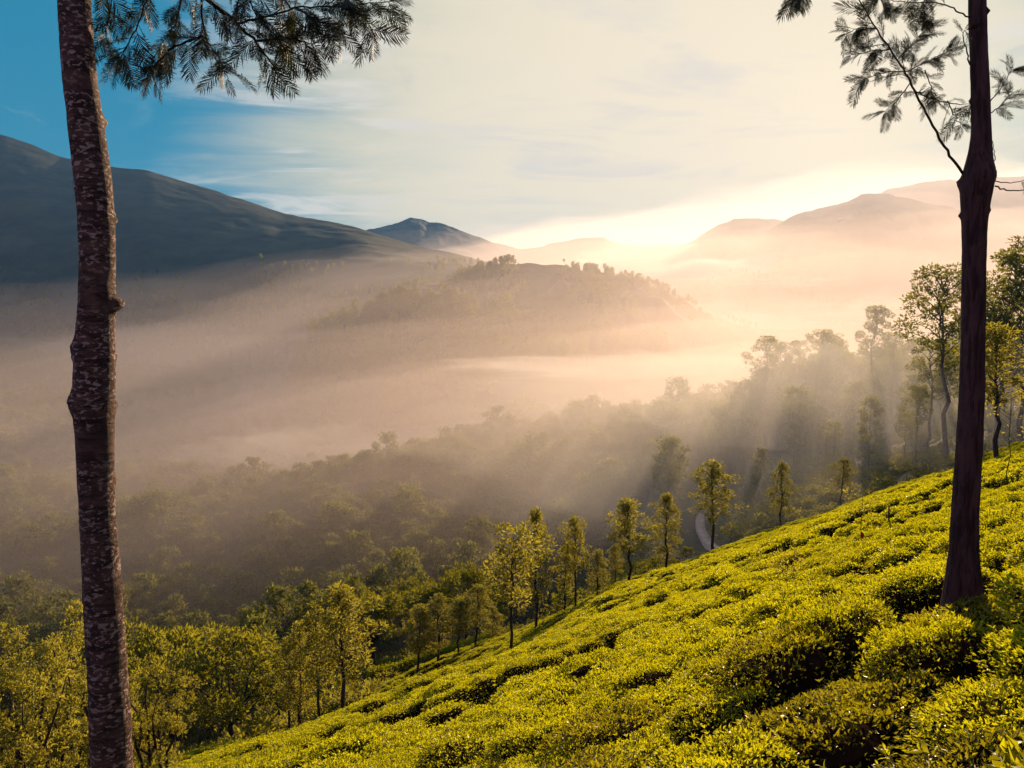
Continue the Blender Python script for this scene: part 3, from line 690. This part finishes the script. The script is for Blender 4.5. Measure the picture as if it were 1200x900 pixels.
def forest():
    pts = []
    def scatter(y0, y1, sp, test, dens=1.0):
        y = y0
        while y < y1:
            x = -.80 * y
            while x < .78 * y:
                a, b = x + rng.uniform(-.45, .45) * sp, y + rng.uniform(-.45, .45) * sp
                px = 600 + 900 * a / b
                if test(px, b) and rng.uniform() < dens: pts.append((a, b))
                x += sp
            y += sp
    scatter(118, 180, 7.0, lambda p, y: p < np.interp(y, [118, 180], [300, 640]) - 20)
    scatter(180, 430, 6.2, lambda p, y: p < 1190 and not (p > 640 and y < 205) and not (p > 770 and y < 235))
    scatter(430, 800, 9.5, lambda p, y: p < 760 or y > 600)
    scatter(800, 1150, 13.0, lambda p, y: p < 700)
    scatter(140, 240, 9.0, lambda p, y: p > 780 and y > 150, .55)
    P = np.array(pts); P = P[off_path(P[:, 0], P[:, 1], 6) & ~((np.abs(600 + 900 * P[:, 0] / P[:, 1] - 832) < 28) & (P[:, 1] < 190))]; x, y = P[:, 0], P[:, 1]; z = H(x, y)
    nz = fbm(x, y, .02, 3, 2.0)
    hs = np.clip(.92 + .35 * nz + rng.normal(0, .16, len(x)), .5, 1.5)
    px = 600 + 900 * x / y
    vis = (px > -25) & (px < 1225)
    # crest of the ridge and near rim first: the ones that show largest
    d = y.copy(); order = np.argsort(np.where(vis, d, 1e9))
    near = order[:235]; cnt = {}
    for k in near:
        p = px[k]
        lab, grp = (('dusky forest tree in the dark hollow below the tea at lower left', 'forest trees in the hollow at lower left') if p < 330 else
                    ('shadowed forest tree on the near face of the misty ridge', 'forest trees on the near face of the ridge') if p < 780 else
                    ('hazy tree on the misty slope beyond the tea brow', 'trees on the misty slope beyond the tea'))
        m = EUC[int(rng.integers(len(EUC)))]
        plant('forest_tree', m, (x[k], y[k], z[k] - .3), lab, 'tree', grp, float(hs[k]), float(rng.uniform(0, 6.28)))
    rest = order[235:]
    rest = rest[vis[rest] | (np.abs(px[rest] - 600) < 760)]
    joined = []
    for i, (t, c) in enumerate(EUC + FAR):
        joined.append((t, c))
    def joined_mesh(i, t, c):
        nv = len(t.vertices); A = np.zeros(nv * 3, np.float32); t.vertices.foreach_get('co', A)
        B = np.zeros(len(c.vertices) * 3, np.float32); c.vertices.foreach_get('co', B)
        quads = [tuple(p.vertices) for p in t.polygons if len(p.vertices) == 4]; n1 = len(quads)
        q2 = np.zeros(len(c.loops), np.int32); c.loops.foreach_get('vertex_index', q2)
        qq = np.concatenate([np.array(quads, int), q2.reshape(-1, 4) + nv])
        tint = np.zeros(len(c.vertices), np.float32); c.attributes['tint'].data.foreach_get('value', tint)
        mi = np.ones(len(qq), int); mi[:n1] = 0
        return mesh_np('forest_tree_source', np.concatenate([A, B]), qq, None, (t.materials[0], c.materials[0]), np.concatenate([np.full(nv, .5), tint]), False, mi)
    srcs = [src('forest_tree_source', joined_mesh(i, t, c)) for i, (t, c) in enumerate(joined)]
    nE, nF = len(EUC), len(FAR)
    ps = [(x[k], y[k], z[k] - .3 + (4.0 if False else 0)) for k in rest]; sc = [hs[k] for k in rest]
    pk = [int(rng.integers(nE)) if y[k] < 430 else nE + int(rng.integers(nF)) for k in rest]
    # woods on the hills and the foot of the long mountain
    def on(label, n, test, smin=.6, smax=1.2):
        V = MSURF[label]; a, b, _ = V.shape; c = 0
        for _ in range(n):
            i, j = rng.uniform(0, a - 1.01), rng.uniform(0, b - 1.01); i0, j0 = int(i), int(j); fi, fj = i - i0, j - j0
            p = (V[i0, j0] * (1 - fi) + V[i0 + 1, j0] * fi) * (1 - fj) + (V[i0, j0 + 1] * (1 - fi) + V[i0 + 1, j0 + 1] * fi) * fj
            if p[2] < -112 or not test(p): continue
            ps.append((p[0], p[1], p[2] - .5)); sc.append(rng.uniform(smin, smax)); pk.append(nE + int(rng.integers(nF)))
    on('long smooth blue mountain sloping down from the left edge', 22000, lambda p: mnoise.noise(Vector((p[0] * .006, p[1] * .006, 3))) + rng.normal(0, .15) > -.05 + .3 * float(sm(-60, 150, p[2])) and rng.uniform() < (1 - float(sm(-20, 150, p[2]))) ** 1.5 and p[1] < 1900, .6, 1.1)
    on('dark wooded hill in the middle of the misty valley', 5200, lambda p: mnoise.noise(Vector((p[0] * .013, p[1] * .013, 5))) + rng.normal(0, .1) > -.02, .3, .9)
    on('low wooded knoll half sunk in pink mist', 1800, lambda p: True, .6, 1.25)
    on('low dark spur wrapped in bright fog below the golden mountain', 900, lambda p: rng.uniform() < .5, .6, 1.1)
    on('pale rounded hill behind the misty eucalyptus grove', 500, lambda p: rng.uniform() < .3, .5, .9)
    for px_, py_, Y_, s_ in [(533, 332, 1130, 1.7), (524, 338, 1120, 1.3), (541, 334, 1130, 1.2), (596, 362, 830, 1.5), (602, 366, 830, 1.2), (520, 352, 828, 1.5), (530, 350, 828, 1.3), (510, 356, 828, 1.2), (705, 330, 1095, 1.1), (700, 328, 1095, 1.3), (715, 330, 1100, 1.2)]:
        p = at(px_, py_ + 4, Y_); ps.append((p.x, p.y, p.z - 6)); sc.append(s_); pk.append(nE + int(rng.integers(nF)))
    n = len(ps); rz = np.zeros((n, 3)); rz[:, 2] = rng.uniform(0, 6.28, n)
    scl = np.stack([np.array(sc) * rng.uniform(.9, 1.25, n), np.array(sc) * rng.uniform(.9, 1.25, n), np.array(sc)], -1)
    instancer('forest', ps, rz, scl, pk, srcs, 'misty forest covering the ridge, valley and lower hills', 'forest')
    print('forest', len(pts), n)
forest()

def undergrowth():
    global rng
    rng = np.random.default_rng(61); srcs = []
    for i in range(4):
        g = Geo()
        for k in range(9): blob(g, (rng.normal(0, .55), rng.normal(0, .55), rng.uniform(.2, .9)), rng.uniform(.35, .6), 34, .30, .15, .5, .8, .5)
        srcs.append(src('shrub_source', g.mesh('shrub_source', (M_BROAD if i % 2 else M_OAK,))))
    n = 60000; y = 46 * (235 / 46) ** rng.uniform(0, 1, n); px = rng.uniform(-40, 1230, n); x = (px - 600) / 900 * y
    e = edge_y(px); d = fbm(x, y, .06, 3, 4.4)
    ok = (y > e + 3) & (rng.uniform(size=n) < .10 + .5 * np.clip(d + .1, 0, 1)) & (rng.uniform(size=n) < (y / 235) ** 1.2 + .05)
    ok &= off_path(x, y, 4.5) & ~((px > 800) & (px < 862) & (y > 108) & (y < 190))
    x, y = x[ok], y[ok]; z = H(x, y) - .1; m = len(x); sc = rng.uniform(.5, 1.3, m) * np.where(rng.uniform(size=m) < .12, 1.7, 1)
    rot = np.zeros((m, 3)); rot[:, 2] = rng.uniform(0, 6.28, m)
    instancer('undergrowth', np.stack([x, y, z], -1), rot, np.stack([sc * 1.2, sc * 1.2, sc], -1), rng.integers(0, 4, m), srcs, 'low shrubs and scrub covering the ground under and beyond the trees', 'shrubs')
    print('undergrowth', m)
undergrowth()

# ------------------------------------------------------------------ terrace hedge, saplings, post
def hedge_strip():
    global rng
    rng = np.random.default_rng(31); g = Geo()
    pts = [(432, 796, 90), (450, 789, 92), (475, 782, 95), (505, 777, 97), (540, 773, 99), (575, 770, 100)]
    P = np.array([[at(*p).x, at(*p).y] for p in pts]); t = np.linspace(0, 1, 700)
    x = np.interp(t, np.linspace(0, 1, len(P)), P[:, 0]); y = np.interp(t, np.linspace(0, 1, len(P)), P[:, 1]); z = H(x, y)
    n = 9000; k = rng.integers(0, 700, n)
    p = np.stack([x[k] + rng.normal(0, .15, n), y[k] + rng.normal(0, .35, n), z[k] + .7 + rng.uniform(0, 1.3, n)], -1)
    V, q, tt = leaves(p, rdir(n) + np.array([0, 0, .6]), .22, .12, np.clip(rng.normal(.7, .2, n), 0, 1)); g.add(V, q, None, tt)
    e = empty('hedge', (x[350], y[350], z[350]), 'thin sunlit hedge along the terrace edge behind the young silver oaks', 'hedge')
    me = g.mesh('hedge_leaves', (M_TEA,)); me.transform(Matrix.Translation((-x[350], -y[350], -z[350])))
    put('foliage', me, e)['kind'] = 'stuff'
hedge_strip()
def sapling(px, py_base, py_top, Y, label, seed, flag=None, dense=1.0, pale=.8):
    global rng
    rng = np.random.default_rng(seed)
    x = ray(px, py_base)[0] * Y; z = float(tea_top(np.array([x]), np.array([Y]))[0]) - .6
    h = ray(px, py_top)[1] * Y - z
    e = empty('sapling', (x, Y, z), label, 'sapling', 'saplings planted in the tea')
    P = limb_path((0, 0, -.2), (0, 0, h), 0, 8, .02); g = tube(P, np.linspace(.018, .007, 8), 6)
    cr = Geo()
    for i in range(9):
        f = rng.uniform(.5, 1.0); a = i * 2.4; L = h * rng.uniform(.12, .25)
        c = np.array([math.cos(a) * L, math.sin(a) * L, h * f + L * .3]); tube(limb_path((0, 0, h * (f - .05)), c, .05, 4), np.linspace(.007, .003, 4), 4, g)
        n = int(9 * dense); v = rdir(n); p = c + v * h * .05
        V, q, tt = leaves(p, v + np.array([0, 0, .3]), .12, .05, rng.uniform(pale - .3, pale, n)); cr.add(V, q, None, tt)
    put('trunk', g.mesh('sapling_trunk', (M_TWIG,), True), e); put('crown', cr.mesh('sapling_crown', (M_OAK,)), e)
    if flag:
        f = Geo(); t = np.linspace(0, 1, 6); zz = h * .45
        V = np.concatenate([np.stack([.02 + .07 * np.sin(t * 3), -.02 - .02 * t, zz - t * .22], -1), np.stack([-.05 + .05 * np.sin(t * 3 + .4), -.03 - .02 * t, zz - t * .22], -1)])
        i = np.arange(5); f.add(V, np.stack([i, i + 1, i + 7, i + 6], -1))
        o = put('red_cloth', f.mesh('red_cloth', (M_FLAG,), True), None, (x, Y, z)); tag(o, 'small red cloth tied to a sapling high on the tea slope', 'cloth')
        f2 = Geo(); tube([(-.03, -.02, zz), (.0, -.025, zz + .01), (.03, -.02, zz)], .012, 6, f2)
sapling(1009, 628, 582, 24, 'sapling with a red cloth tied to it near the tea brow', 401, flag=True)
sapling(922, 698, 655, 15, 'pale feathery sapling in the middle of the tea slope', 402, dense=1.6)
sapling(1183, 505, 472, 22, 'bent little sapling on the skyline right of the dark trunk', 404)
def post():
    x = ray(1042, 590)[0] * 27; z = float(tea_top(np.array([x]), np.array([27.]))[0])
    g = tube([(0, 0, -.8), (.01, 0, .2), (.0, .01, .62)], [.035, .032, .03], 8)
    tag(put('wooden_post', g.mesh('wooden_post', (M_POST,), True), None, (x, 27, z)), 'short weathered wooden post standing in a gap of the tea', 'post')
post()

# ------------------------------------------------------------------ the two near trees
def frond_mesh(name, seed, n=13, L=.19):
    rg = np.random.default_rng(seed); g = Geo(); bend = rg.uniform(-.25, .25)
    t = np.linspace(0, 1, 7); ax = np.stack([t * L, bend * L * t * t, -.18 * L * t * t], -1)
    tube(ax, np.linspace(.0022, .0006, 7), 4, g, .3)
    for i in range(n):
        f = .10 + .88 * i / (n - 1); c = np.array([np.interp(f, t, ax[:, k]) for k in range(3)])
        Ll = L * .42 * math.sin(math.pi * (.16 + .74 * f)) * rg.uniform(.85, 1.15); w = .0048 * rg.uniform(.8, 1.3)
        for s in (-1, 1):
            th = R(48 + rg.uniform(-9, 9)) ; dv = np.array([math.cos(th), s * math.sin(th) + bend * f, rg.uniform(-.25, .1)]); dv /= np.linalg.norm(dv)
            sd = np.array([-dv[1], dv[0], .3 * s]); sd /= np.linalg.norm(sd)
            p1 = c + dv * Ll * .5 + np.array([.006, 0, 0]); p2 = c + dv * Ll + np.array([.02, 0, -.008])
            V = [c - sd * w * .35, c + sd * w * .35, p1 + sd * w * .6, p1 - sd * w * .6, p2]
            g.add(V, [[0, 1, 2, 3]], [[3, 2, 4]], rg.uniform(.1, .9))
            if Ll > .05:                              # side lobe
                p0 = c + dv * Ll * .45; d2 = dv + sd * s * .9; d2 /= np.linalg.norm(d2); e2 = p0 + d2 * Ll * .42
                s2 = np.array([-d2[1], d2[0], 0]); g.add([p0, p0 + d2 * Ll * .2 + s2 * w * .45, e2, p0 + d2 * Ll * .2 - s2 * w * .45], [[0, 1, 2, 3]], None, .5)
    return g.mesh(name, (M_FROND,))
FROND = [frond_mesh('frond', 500 + i, 14 + i, .17 + .012 * i) for i in range(5)]
def big_trunk(prof, Y, seed, mat, knots, nside=40, rough=.05, below=None, above=None):
    """prof: (py, px left, px right) of the trunk's outline; knots: (py, angle from the camera, size, height in m, spread)"""
    pr = np.array(prof, float); pys = np.linspace(pr[0, 0], pr[-1, 0], 260)
    l, r = np.interp(pys, pr[:, 0], pr[:, 1]), np.interp(pys, pr[:, 0], pr[:, 2])
    kk = np.ones(9) / 9; l = np.convolve(np.pad(l, 4, mode='edge'), kk, 'valid'); r = np.convolve(np.pad(r, 4, mode='edge'), kk, 'valid')
    A = np.array([at(a, b, Y)[:] for a, b in zip(l, pys)]); B = np.array([at(a, b, Y)[:] for a, b in zip(r, pys)])
    c = (A + B) / 2; rad = np.linalg.norm(B - A, axis=1) / 2 * Y / math.hypot(Y, c[:, 0].mean())
    ang = np.linspace(0, 2 * np.pi, nside, endpoint=False)
    V = np.zeros((len(pys), nside, 3))
    view = np.array([c[:, 0].mean(), Y]); view /= np.linalg.norm(view); right = np.array([view[1], -view[0]])
    for i in range(len(pys)):
        z = c[i, 2]
        for j, a in enumerate(ang):                   # a = 0: right, pi/2: away, -pi/2: towards the camera
            dx = right * math.cos(a) + view * math.sin(a)
            n = mnoise.fractal(Vector((dx[0] * 1.2 + seed, dx[1] * 1.2, z * 3.2)), 1, 2, 4) * .6 + mnoise.fractal(Vector((dx[0] * .7 + seed, dx[1] * .7, z * 13)), 1, 2, 2) * .4
            rr = rad[i] * (1 + rough * n)
            for (kp, ka, ks, kz) in knots:
                kzw = np.interp(kp, pys, c[:, 2]); da = (a - ka + math.pi) % (2 * math.pi) - math.pi
                dd = (da * rad[i] / ks) ** 2 + ((z - kzw) / ks) ** 2
                if dd < 9: rr += kz * math.exp(-dd) * (1 + .7 * mnoise.noise(Vector((da * 9, z * 60, seed))))
            V[i, j] = (c[i, 0] + dx[0] * rr, c[i, 1] + dx[1] * rr, z)
    n, m = len(pys), nside
    i = np.arange(n - 1)[:, None] * m; j = np.arange(m)[None]; j2 = (j + 1) % m
    q = np.stack([i + j, i + m + j, i + m + j2, i + j2], -1).reshape(-1, 4)
    return mesh_np('trunk', V.reshape(-1, 3), q, None, (mat,), None, True), c
def twig(parent, pts, r0, r1, name='branch'):
    P = np.array([at(*p)[:] for p in pts]); t = np.linspace(0, 1, len(pts)); tt = np.linspace(0, 1, len(pts) * 4)
    Q = np.stack([np.interp(tt, t, P[:, k]) for k in range(3)], -1)
    for _ in range(3): Q[1:-1] = (Q[:-2] + 2 * Q[1:-1] + Q[2:]) / 4
    Q[1:-1] += rng.normal(0, .004, (len(Q) - 2, 3))
    g = tube(Q, np.linspace(r0, r1, len(Q)), 7)
    return put(name, g.mesh('branch', (M_TWIG,), True), parent), Q
def fronds(parent, Q, n, spread=.9, droop=.35, start=.1, sc=1.0, tuft=4):
    T = np.gradient(Q, axis=0)
    for i in range(n + tuft):
        f = start + (1 - start) * (i / max(n - 1, 1)) if i < n else 1.0
        k = min(int(f * (len(Q) - 1)), len(Q) - 1); tdir = T[k] / (np.linalg.norm(T[k]) + 1e-9)
        side = rng.normal(0, 1, 3); side -= tdir * side.dot(tdir); side /= np.linalg.norm(side)
        dv = Vector(tdir * rng.uniform(.25, .9) + side * spread * rng.uniform(.5, 1.1) + np.array([0, 0, -droop * rng.uniform(.2, 1.4)])); dv.normalize()
        m = dv.to_track_quat('X', 'Z').to_matrix() @ Matrix.Rotation(rng.uniform(-1.2, 1.2), 3, 'X')
        o = put('frond', FROND[int(rng.integers(5))], parent, Q[k], m.to_euler(), float(sc * rng.uniform(.55, 1.4)))
rng = np.random.default_rng(77)
YL = 5.4
base = at(133, 1060, YL); baseL = Vector((base.x, YL, H1(base.x, YL)))
TL = empty('silver_oak_tree', (0, 0, 0), 'near tree with pink ringed bark, pale blotches and knots, standing close at the left', 'tree')
meL, cL = big_trunk([(-420, 50, 84), (-120, 62, 100), (0, 67, 107), (60, 70, 111), (100, 73, 115), (150, 79, 123), (200, 85, 131), (250, 90, 135), (300, 92, 136), (350, 91, 136), (400, 88, 136), (440, 85, 136), (470, 84, 136), (500, 88, 135), (560, 90, 135), (600, 92, 136), (700, 97, 144), (800, 102, 151), (900, 106, 157), (1060, 112, 170), (1250, 104, 190)],
    YL, 3.0, M_BARK1, [(357, -.25, .045, .075), (345, -1.2, .05, .035), (472, 3.0, .075, .035), (478, .1, .03, .03), (410, 2.9, .07, .03), (140, .1, .03, .03), (255, .0, .025, .02), (565, .1, .03, .018), (690, .1, .035, .015), (420, .1, .02, .015)], rough=.07)
put('trunk', meL, TL)
YB = 5.3
bmain, Qm = twig(TL, [(84, -330, YL), (140, -190, YB), (190, -70, YB), (230, -10, YB), (268, 18, YB), (300, 50, YB - .05), (318, 74, YB - .1)], .026, .005)
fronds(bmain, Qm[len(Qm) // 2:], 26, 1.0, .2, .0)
for pts, n in [([(277, 28, YB), (312, 20, YB), (347, 8, YB + .1), (400, 8, YB + .2), (455, 2, YB + .2)], 26),
               ([(82, -250, YL), (150, -120, YB - .1), (182, -20, YB - .1), (165, 22, YB - .15), (152, 48, YB - .2), (142, 66, YB - .2)], 16),
               ([(230, -60, YB), (236, -5, YB), (238, 38, YB + .05), (254, 66, YB + .05), (262, 78, YB)], 15),
               ([(238, 42, YB + .05), (205, 54, YB + .05), (184, 72, YB), (178, 88, YB)], 16),
               ([(300, 48, YB), (338, 44, YB), (366, 52, YB)], 15),
               ([(345, 8, YB + .1), (368, 22, YB + .1), (395, 34, YB + .1)], 15),
               ([(400, 8, YB + .2), (425, 18, YB + .2), (435, 34, YB + .2)], 6),
               ([(80, -160, YL), (110, -40, YB + .2), (130, 14, YB + .2), (124, 44, YB + .2)], 14),
               ([(200, -60, YB + .3), (215, 0, YB + .3), (205, 30, YB + .3), (188, 52, YB + .3)], 14),
               ([(300, -60, YB + .3), (330, -10, YB + .3), (345, 22, YB + .3), (330, 48, YB + .3)], 16),
               ([(380, -60, YB + .4), (400, -15, YB + .4), (412, 10, YB + .4)], 12),
               ([(268, -50, YB - .2), (290, -5, YB - .2), (300, 18, YB - .2)], 12)]:
    b, Q = twig(TL, pts, .009, .003); fronds(b, Q, int(n * 1.3), 1.0, .35, .35 if len(pts) > 4 else .1, .9)
for p, a in [((262, 78, YB), 0), ((435, 34, YB + .2), 0)]:
    b, Q = twig(TL, [p, (p[0] + 4, p[1] + 10, p[2]), (p[0] + 6, p[1] + 14, p[2])], .003, .002); fronds(b, Q, 1, .1, 1.6, .9, 1.0, 0)

YR = 6.75
TR = empty('silver_oak_tree', (0, 0, 0), 'near tree with smooth dark trunk and a swollen burl, standing in the tea at right', 'tree')
meR, cR = big_trunk([(-420, 1142, 1158), (-100, 1135, 1156), (0, 1134, 1156), (60, 1136, 1158), (100, 1137, 1160), (150, 1138, 1162), (175, 1136, 1163), (195, 1129, 1165), (212, 1124, 1167), (225, 1124, 1164), (250, 1126, 1158), (300, 1127, 1156), (400, 1125, 1155), (450, 1124, 1155), (500, 1121, 1153), (560, 1117, 1150), (600, 1114, 1148), (650, 1111, 1148), (680, 1107, 1151), (700, 1104, 1154), (715, 1101, 1158), (740, 1096, 1164)],
    YR, 9.0, M_BARK2, [(213, 3.0, .045, .035), (206, .2, .05, .02), (252, 3.1, .02, .02), (248, .05, .02, .012), (118, 3.1, .02, .012), (15, .1, .015, .03), (205, -1.3, .09, .03)], rough=.05)
put('trunk', meR, TR)
b1, Q1 = twig(TR, [(1128, 203, YR), (1112, 180, YR - .1), (1098, 158, YR - .2), (1082, 125, YR - .3), (1068, 98, YR - .35), (1060, 85, YR - .4), (1044, 58, YR - .45), (1027, 34, YR - .5), (1006, 0, YR - .5), (995, -40, YR - .5)], .012, .004)
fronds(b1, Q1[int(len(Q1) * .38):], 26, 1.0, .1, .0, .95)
for pts, n, st in [([(1136, 20, YR), (1118, 11, YR - .1), (1102, 2, YR - .2), (1060, 4, YR - .3), (1030, -4, YR - .3)], 9, .4),
               ([(1137, 76, YR), (1132, 58, YR - .05), (1127, 40, YR - .1), (1131, 36, YR - .1)], 3, .8),
               ([(1061, 84, YR - .4), (1085, 72, YR - .4), (1108, 62, YR - .4)], 15, .1),
               ([(1052, 70, YR - .4), (1070, 50, YR - .4), (1084, 36, YR - .4)], 15, .1),
               ([(1060, 84, YR - .4), (1040, 84, YR - .5), (1012, 92, YR - .5)], 15, .1),
               ([(1044, 58, YR - .45), (1022, 60, YR - .5), (998, 64, YR - .5)], 13, .1),
               ([(1027, 34, YR - .5), (1008, 32, YR - .5), (992, 40, YR - .5)], 11, .1),
               ([(1068, 96, YR - .35), (1052, 118, YR - .3), (1038, 130, YR - .3)], 8, .2),
               ([(1074, 108, YR - .33), (1092, 116, YR - .3), (1118, 122, YR - .2), (1137, 122, YR)], 6, .1),
               ([(1110, 118, YR - .25), (1118, 136, YR - .25), (1126, 146, YR - .25)], 5, .2),
               ([(1084, 82, YR - .4), (1090, 100, YR - .4), (1094, 116, YR - .4)], 4, .3),
               ([(1090, -30, YR - .3), (1082, 4, YR - .3), (1080, 18, YR - .3)], 9, .3),
               ([(1030, -40, YR - .4), (1030, 0, YR - .4), (1045, 12, YR - .4)], 10, .3),
               ([(1161, 118, YR), (1172, 104, YR), (1186, 82, YR)], 7, .2),
               ([(1162, 132, YR), (1174, 124, YR), (1182, 112, YR)], 6, .2),
               ([(1166, 218, YR), (1182, 224, YR), (1212, 222, YR), (1240, 226, YR)], 5, .7),
               ([(1166, 212, YR), (1186, 214, YR), (1210, 208, YR)], 3, .8),
               ([(1166, 200, YR), (1166, 182, YR - .02), (1163, 165, YR)], 0, .8)]:
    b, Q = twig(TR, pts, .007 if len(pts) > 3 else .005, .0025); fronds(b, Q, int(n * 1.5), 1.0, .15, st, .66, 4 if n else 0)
b, Q = twig(TR, [(1134, -140, YR), (1040, -80, YR - .4), (960, -40, YR - .5), (938, -16, YR - .5)], .010, .004); fronds(b, Q, 4, .8, .8, .8, .9, 5)

# ------------------------------------------------------------------ air: haze and the mist in the valley
def vol_mat(name, dens, color, g):
    m, t, out = new_mat(name)
    v = t.new('ShaderNodeVolumePrincipled'); v.inputs['Density'].default_value = dens; v.inputs['Color'].default_value = (*color, 1); v.inputs['Anisotropy'].default_value = g
    t.l.new(v.outputs[0], out.inputs['Volume']); return m
def closed_box(name, lo, hi, mat, label, cat):
    x0, y0, z0 = lo; x1, y1, z1 = hi
    V = [(x0, y0, z0), (x1, y0, z0), (x1, y1, z0), (x0, y1, z0), (x0, y0, z1), (x1, y0, z1), (x1, y1, z1), (x0, y1, z1)]
    q = [(0, 3, 2, 1), (4, 5, 6, 7), (0, 1, 5, 4), (1, 2, 6, 5), (2, 3, 7, 6), (3, 0, 4, 7)]
    return tag(put(name, mesh_np(name, V, q, None, (mat,))), label, cat, None, 'stuff')
def mist_layer(y0, m, z0, wave, dens, color, g, seed, label, drop=.10, cap=690.0, u0=-2.2, u1=2.2):
    """a body of mist lying in the valley: closed, its billowing upper side climbing at slope M towards the mountains and lower on the left"""
    nu, ny = 110, 110
    ys = y0 * (14000 / y0) ** np.linspace(0, 1, ny); us = np.linspace(u0, u1, nu); Y, U = np.meshgrid(ys, us, indexing='ij'); X = U * Y
    sh = .22 * math.sin(seed * 1.7); ml = m - drop * (1 - sm(-.95 + sh - 2.5 * max(m, 0), .25 + sh + 3.5 * max(m, 0), U + .05 * fbm(U * 4, np.log(Y) * 3, 1.0, 3, seed + 2)))
    Z = z0 + Y * ml + np.minimum(Y, 3500) * wave * fbm(U * 3 + seed, np.log(Y) * 2.2, 1.0, 5, seed)
    Z = np.where(Z > cap - 120, cap - 120 * np.exp(-(Z - cap + 120) / 120), Z); Z = np.maximum(Z, -128.0)
    e = np.minimum(np.minimum(U - u0, u1 - U) / (u1 - u0) * 14, np.minimum(np.linspace(0, 1, ny), np.linspace(1, 0, ny))[:, None] * 12)
    bottom = -150.0
    Z = bottom + 20 + (Z - bottom - 20) * sm(0, 1, e)
    A = np.stack([X, Y, Z], -1).reshape(-1, 3); B = A.copy(); B[:, 2] = bottom; V = np.concatenate([A, B]); n = nu * ny
    i = np.arange(ny - 1)[:, None] * nu; j = np.arange(nu - 1)[None]
    q = np.stack([i + j, i + j + 1, i + nu + j + 1, i + nu + j], -1).reshape(-1, 4); qb = q[:, ::-1] + n
    ring = np.concatenate([np.arange(nu), np.arange(1, ny) * nu + nu - 1, (ny - 1) * nu + np.arange(nu - 2, -1, -1), np.arange(ny - 2, 0, -1) * nu])
    r2 = np.roll(ring, -1); qs = np.stack([ring, ring + n, r2 + n, r2], -1)
    me = mesh_np('mist', V, np.concatenate([q, qb, qs]), None, (vol_mat('mist', dens, color, g),), None, False)
    return tag(put('mist', me), label, 'mist', None, 'stuff')
def fog_bank(px, py, Y, rx, ry, rz, dens, seed, label, rot=0.0, color=(.997, .99, .98)):
    c = at(px, py, Y); ns, nr = 48, 24; V = []
    for i in range(nr + 1):
        th = math.pi * i / nr
        for j in range(ns):
            ph = 2 * math.pi * j / ns; d = Vector((math.sin(th) * math.cos(ph), math.sin(th) * math.sin(ph), math.cos(th)))
            k = max(.25, 1 + .8 * mnoise.fractal(Vector((d.x * 2.0 + seed, d.y * 2.0, d.z * 1.2)), 1, 2, 5))
            V.append((d.x * rx * k, d.y * ry * k, d.z * rz * (k if d.z > 0 else 1)))
    i = np.arange(nr)[:, None] * ns; j = np.arange(ns)[None]; j2 = (j + 1) % ns
    q = np.stack([i + j, i + ns + j, i + ns + j2, i + j2], -1).reshape(-1, 4)
    me = mesh_np('fog_bank', V, q, None, (vol_mat('fog', dens, color, .3),), None, True)
    return tag(put('fog_bank', me, None, c, (0, 0, rot)), label, 'fog', None, 'stuff')
HZ = (.98, .87, .86)
closed_box('haze', (-22000, -300, -172), (22000, 26000, 715), vol_mat('haze', 1 / 15000, (.24, .52, 1.0), .15), 'thin pale haze filling the whole landscape', 'haze')
for k, (y0, m, z0, wave, inv, drop, lab) in enumerate([
        (150, -.005, -40, .010, 3400, .05, 'mist lying deepest in the valley behind the tea'),
        (105, -.055, -14, .018, 1500, .19, 'pink mist lying in the valley behind the tea'),
        (110, -.030, -12, .020, 2000, .19, 'pale mist pooled over the valley floor'),
        (110, -.012, -10, .022, 2600, .17, 'thin golden mist drifting just below eye level'),
        (110, .008, -10, .024, 3400, .12, 'thin golden mist over the lower hills'),
        (150, .028, -10, .026, 4200, .12, 'faint mist half way up the wooded hills'),
        (120, .052, -10, .024, 4600, .17, 'faint mist reaching the tops of the wooded hills'),
        (150, .085, -10, .034, 5600, .16, 'sunlit air over the lower hills'),
        (150, .130, -10, .042, 6000, .15, 'golden air in front of the far mountains'),
        (150, .160, -10, .044, 9500, .20, 'pale gold light-filled air under the sun'),
        (160, .200, -10, .044, 7500, .34, 'faint warm air high under the sun')]):
    mist_layer(y0, m, z0, wave, 1 / inv, HZ, .46, 4.0 + 5 * k, lab, drop)
fog_bank(745, 430, 450, 95, 40, 7, 1 / 110, 1.0, 'bright fog bank low in the valley behind the ridge', R(8))
fog_bank(862, 316, 2250, 250, 110, 34, 1 / 90, 2.0, 'brightest fog bank curling over the dark spur')
fog_bank(925, 332, 2000, 130, 80, 16, 1 / 80, 3.0, 'small fog wisp right of the brightest bank')
fog_bank(945, 377, 1330, 230, 80, 15, 1 / 80, 4.0, 'long thin fog streak in front of the pale rounded hill')
fog_bank(350, 530, 400, 55, 30, 11, 1 / 130, 5.0, 'small pale fog patch over the dark forest')
fog_bank(760, 314, 3000, 330, 250, 55, 1 / 200, 6.0, 'glowing fog filling the gap below the far range')
fog_bank(985, 520, 165, 75, 55, 24, 1 / 190, 8.0, 'thin mist hanging in the side valley beyond the tea brow')
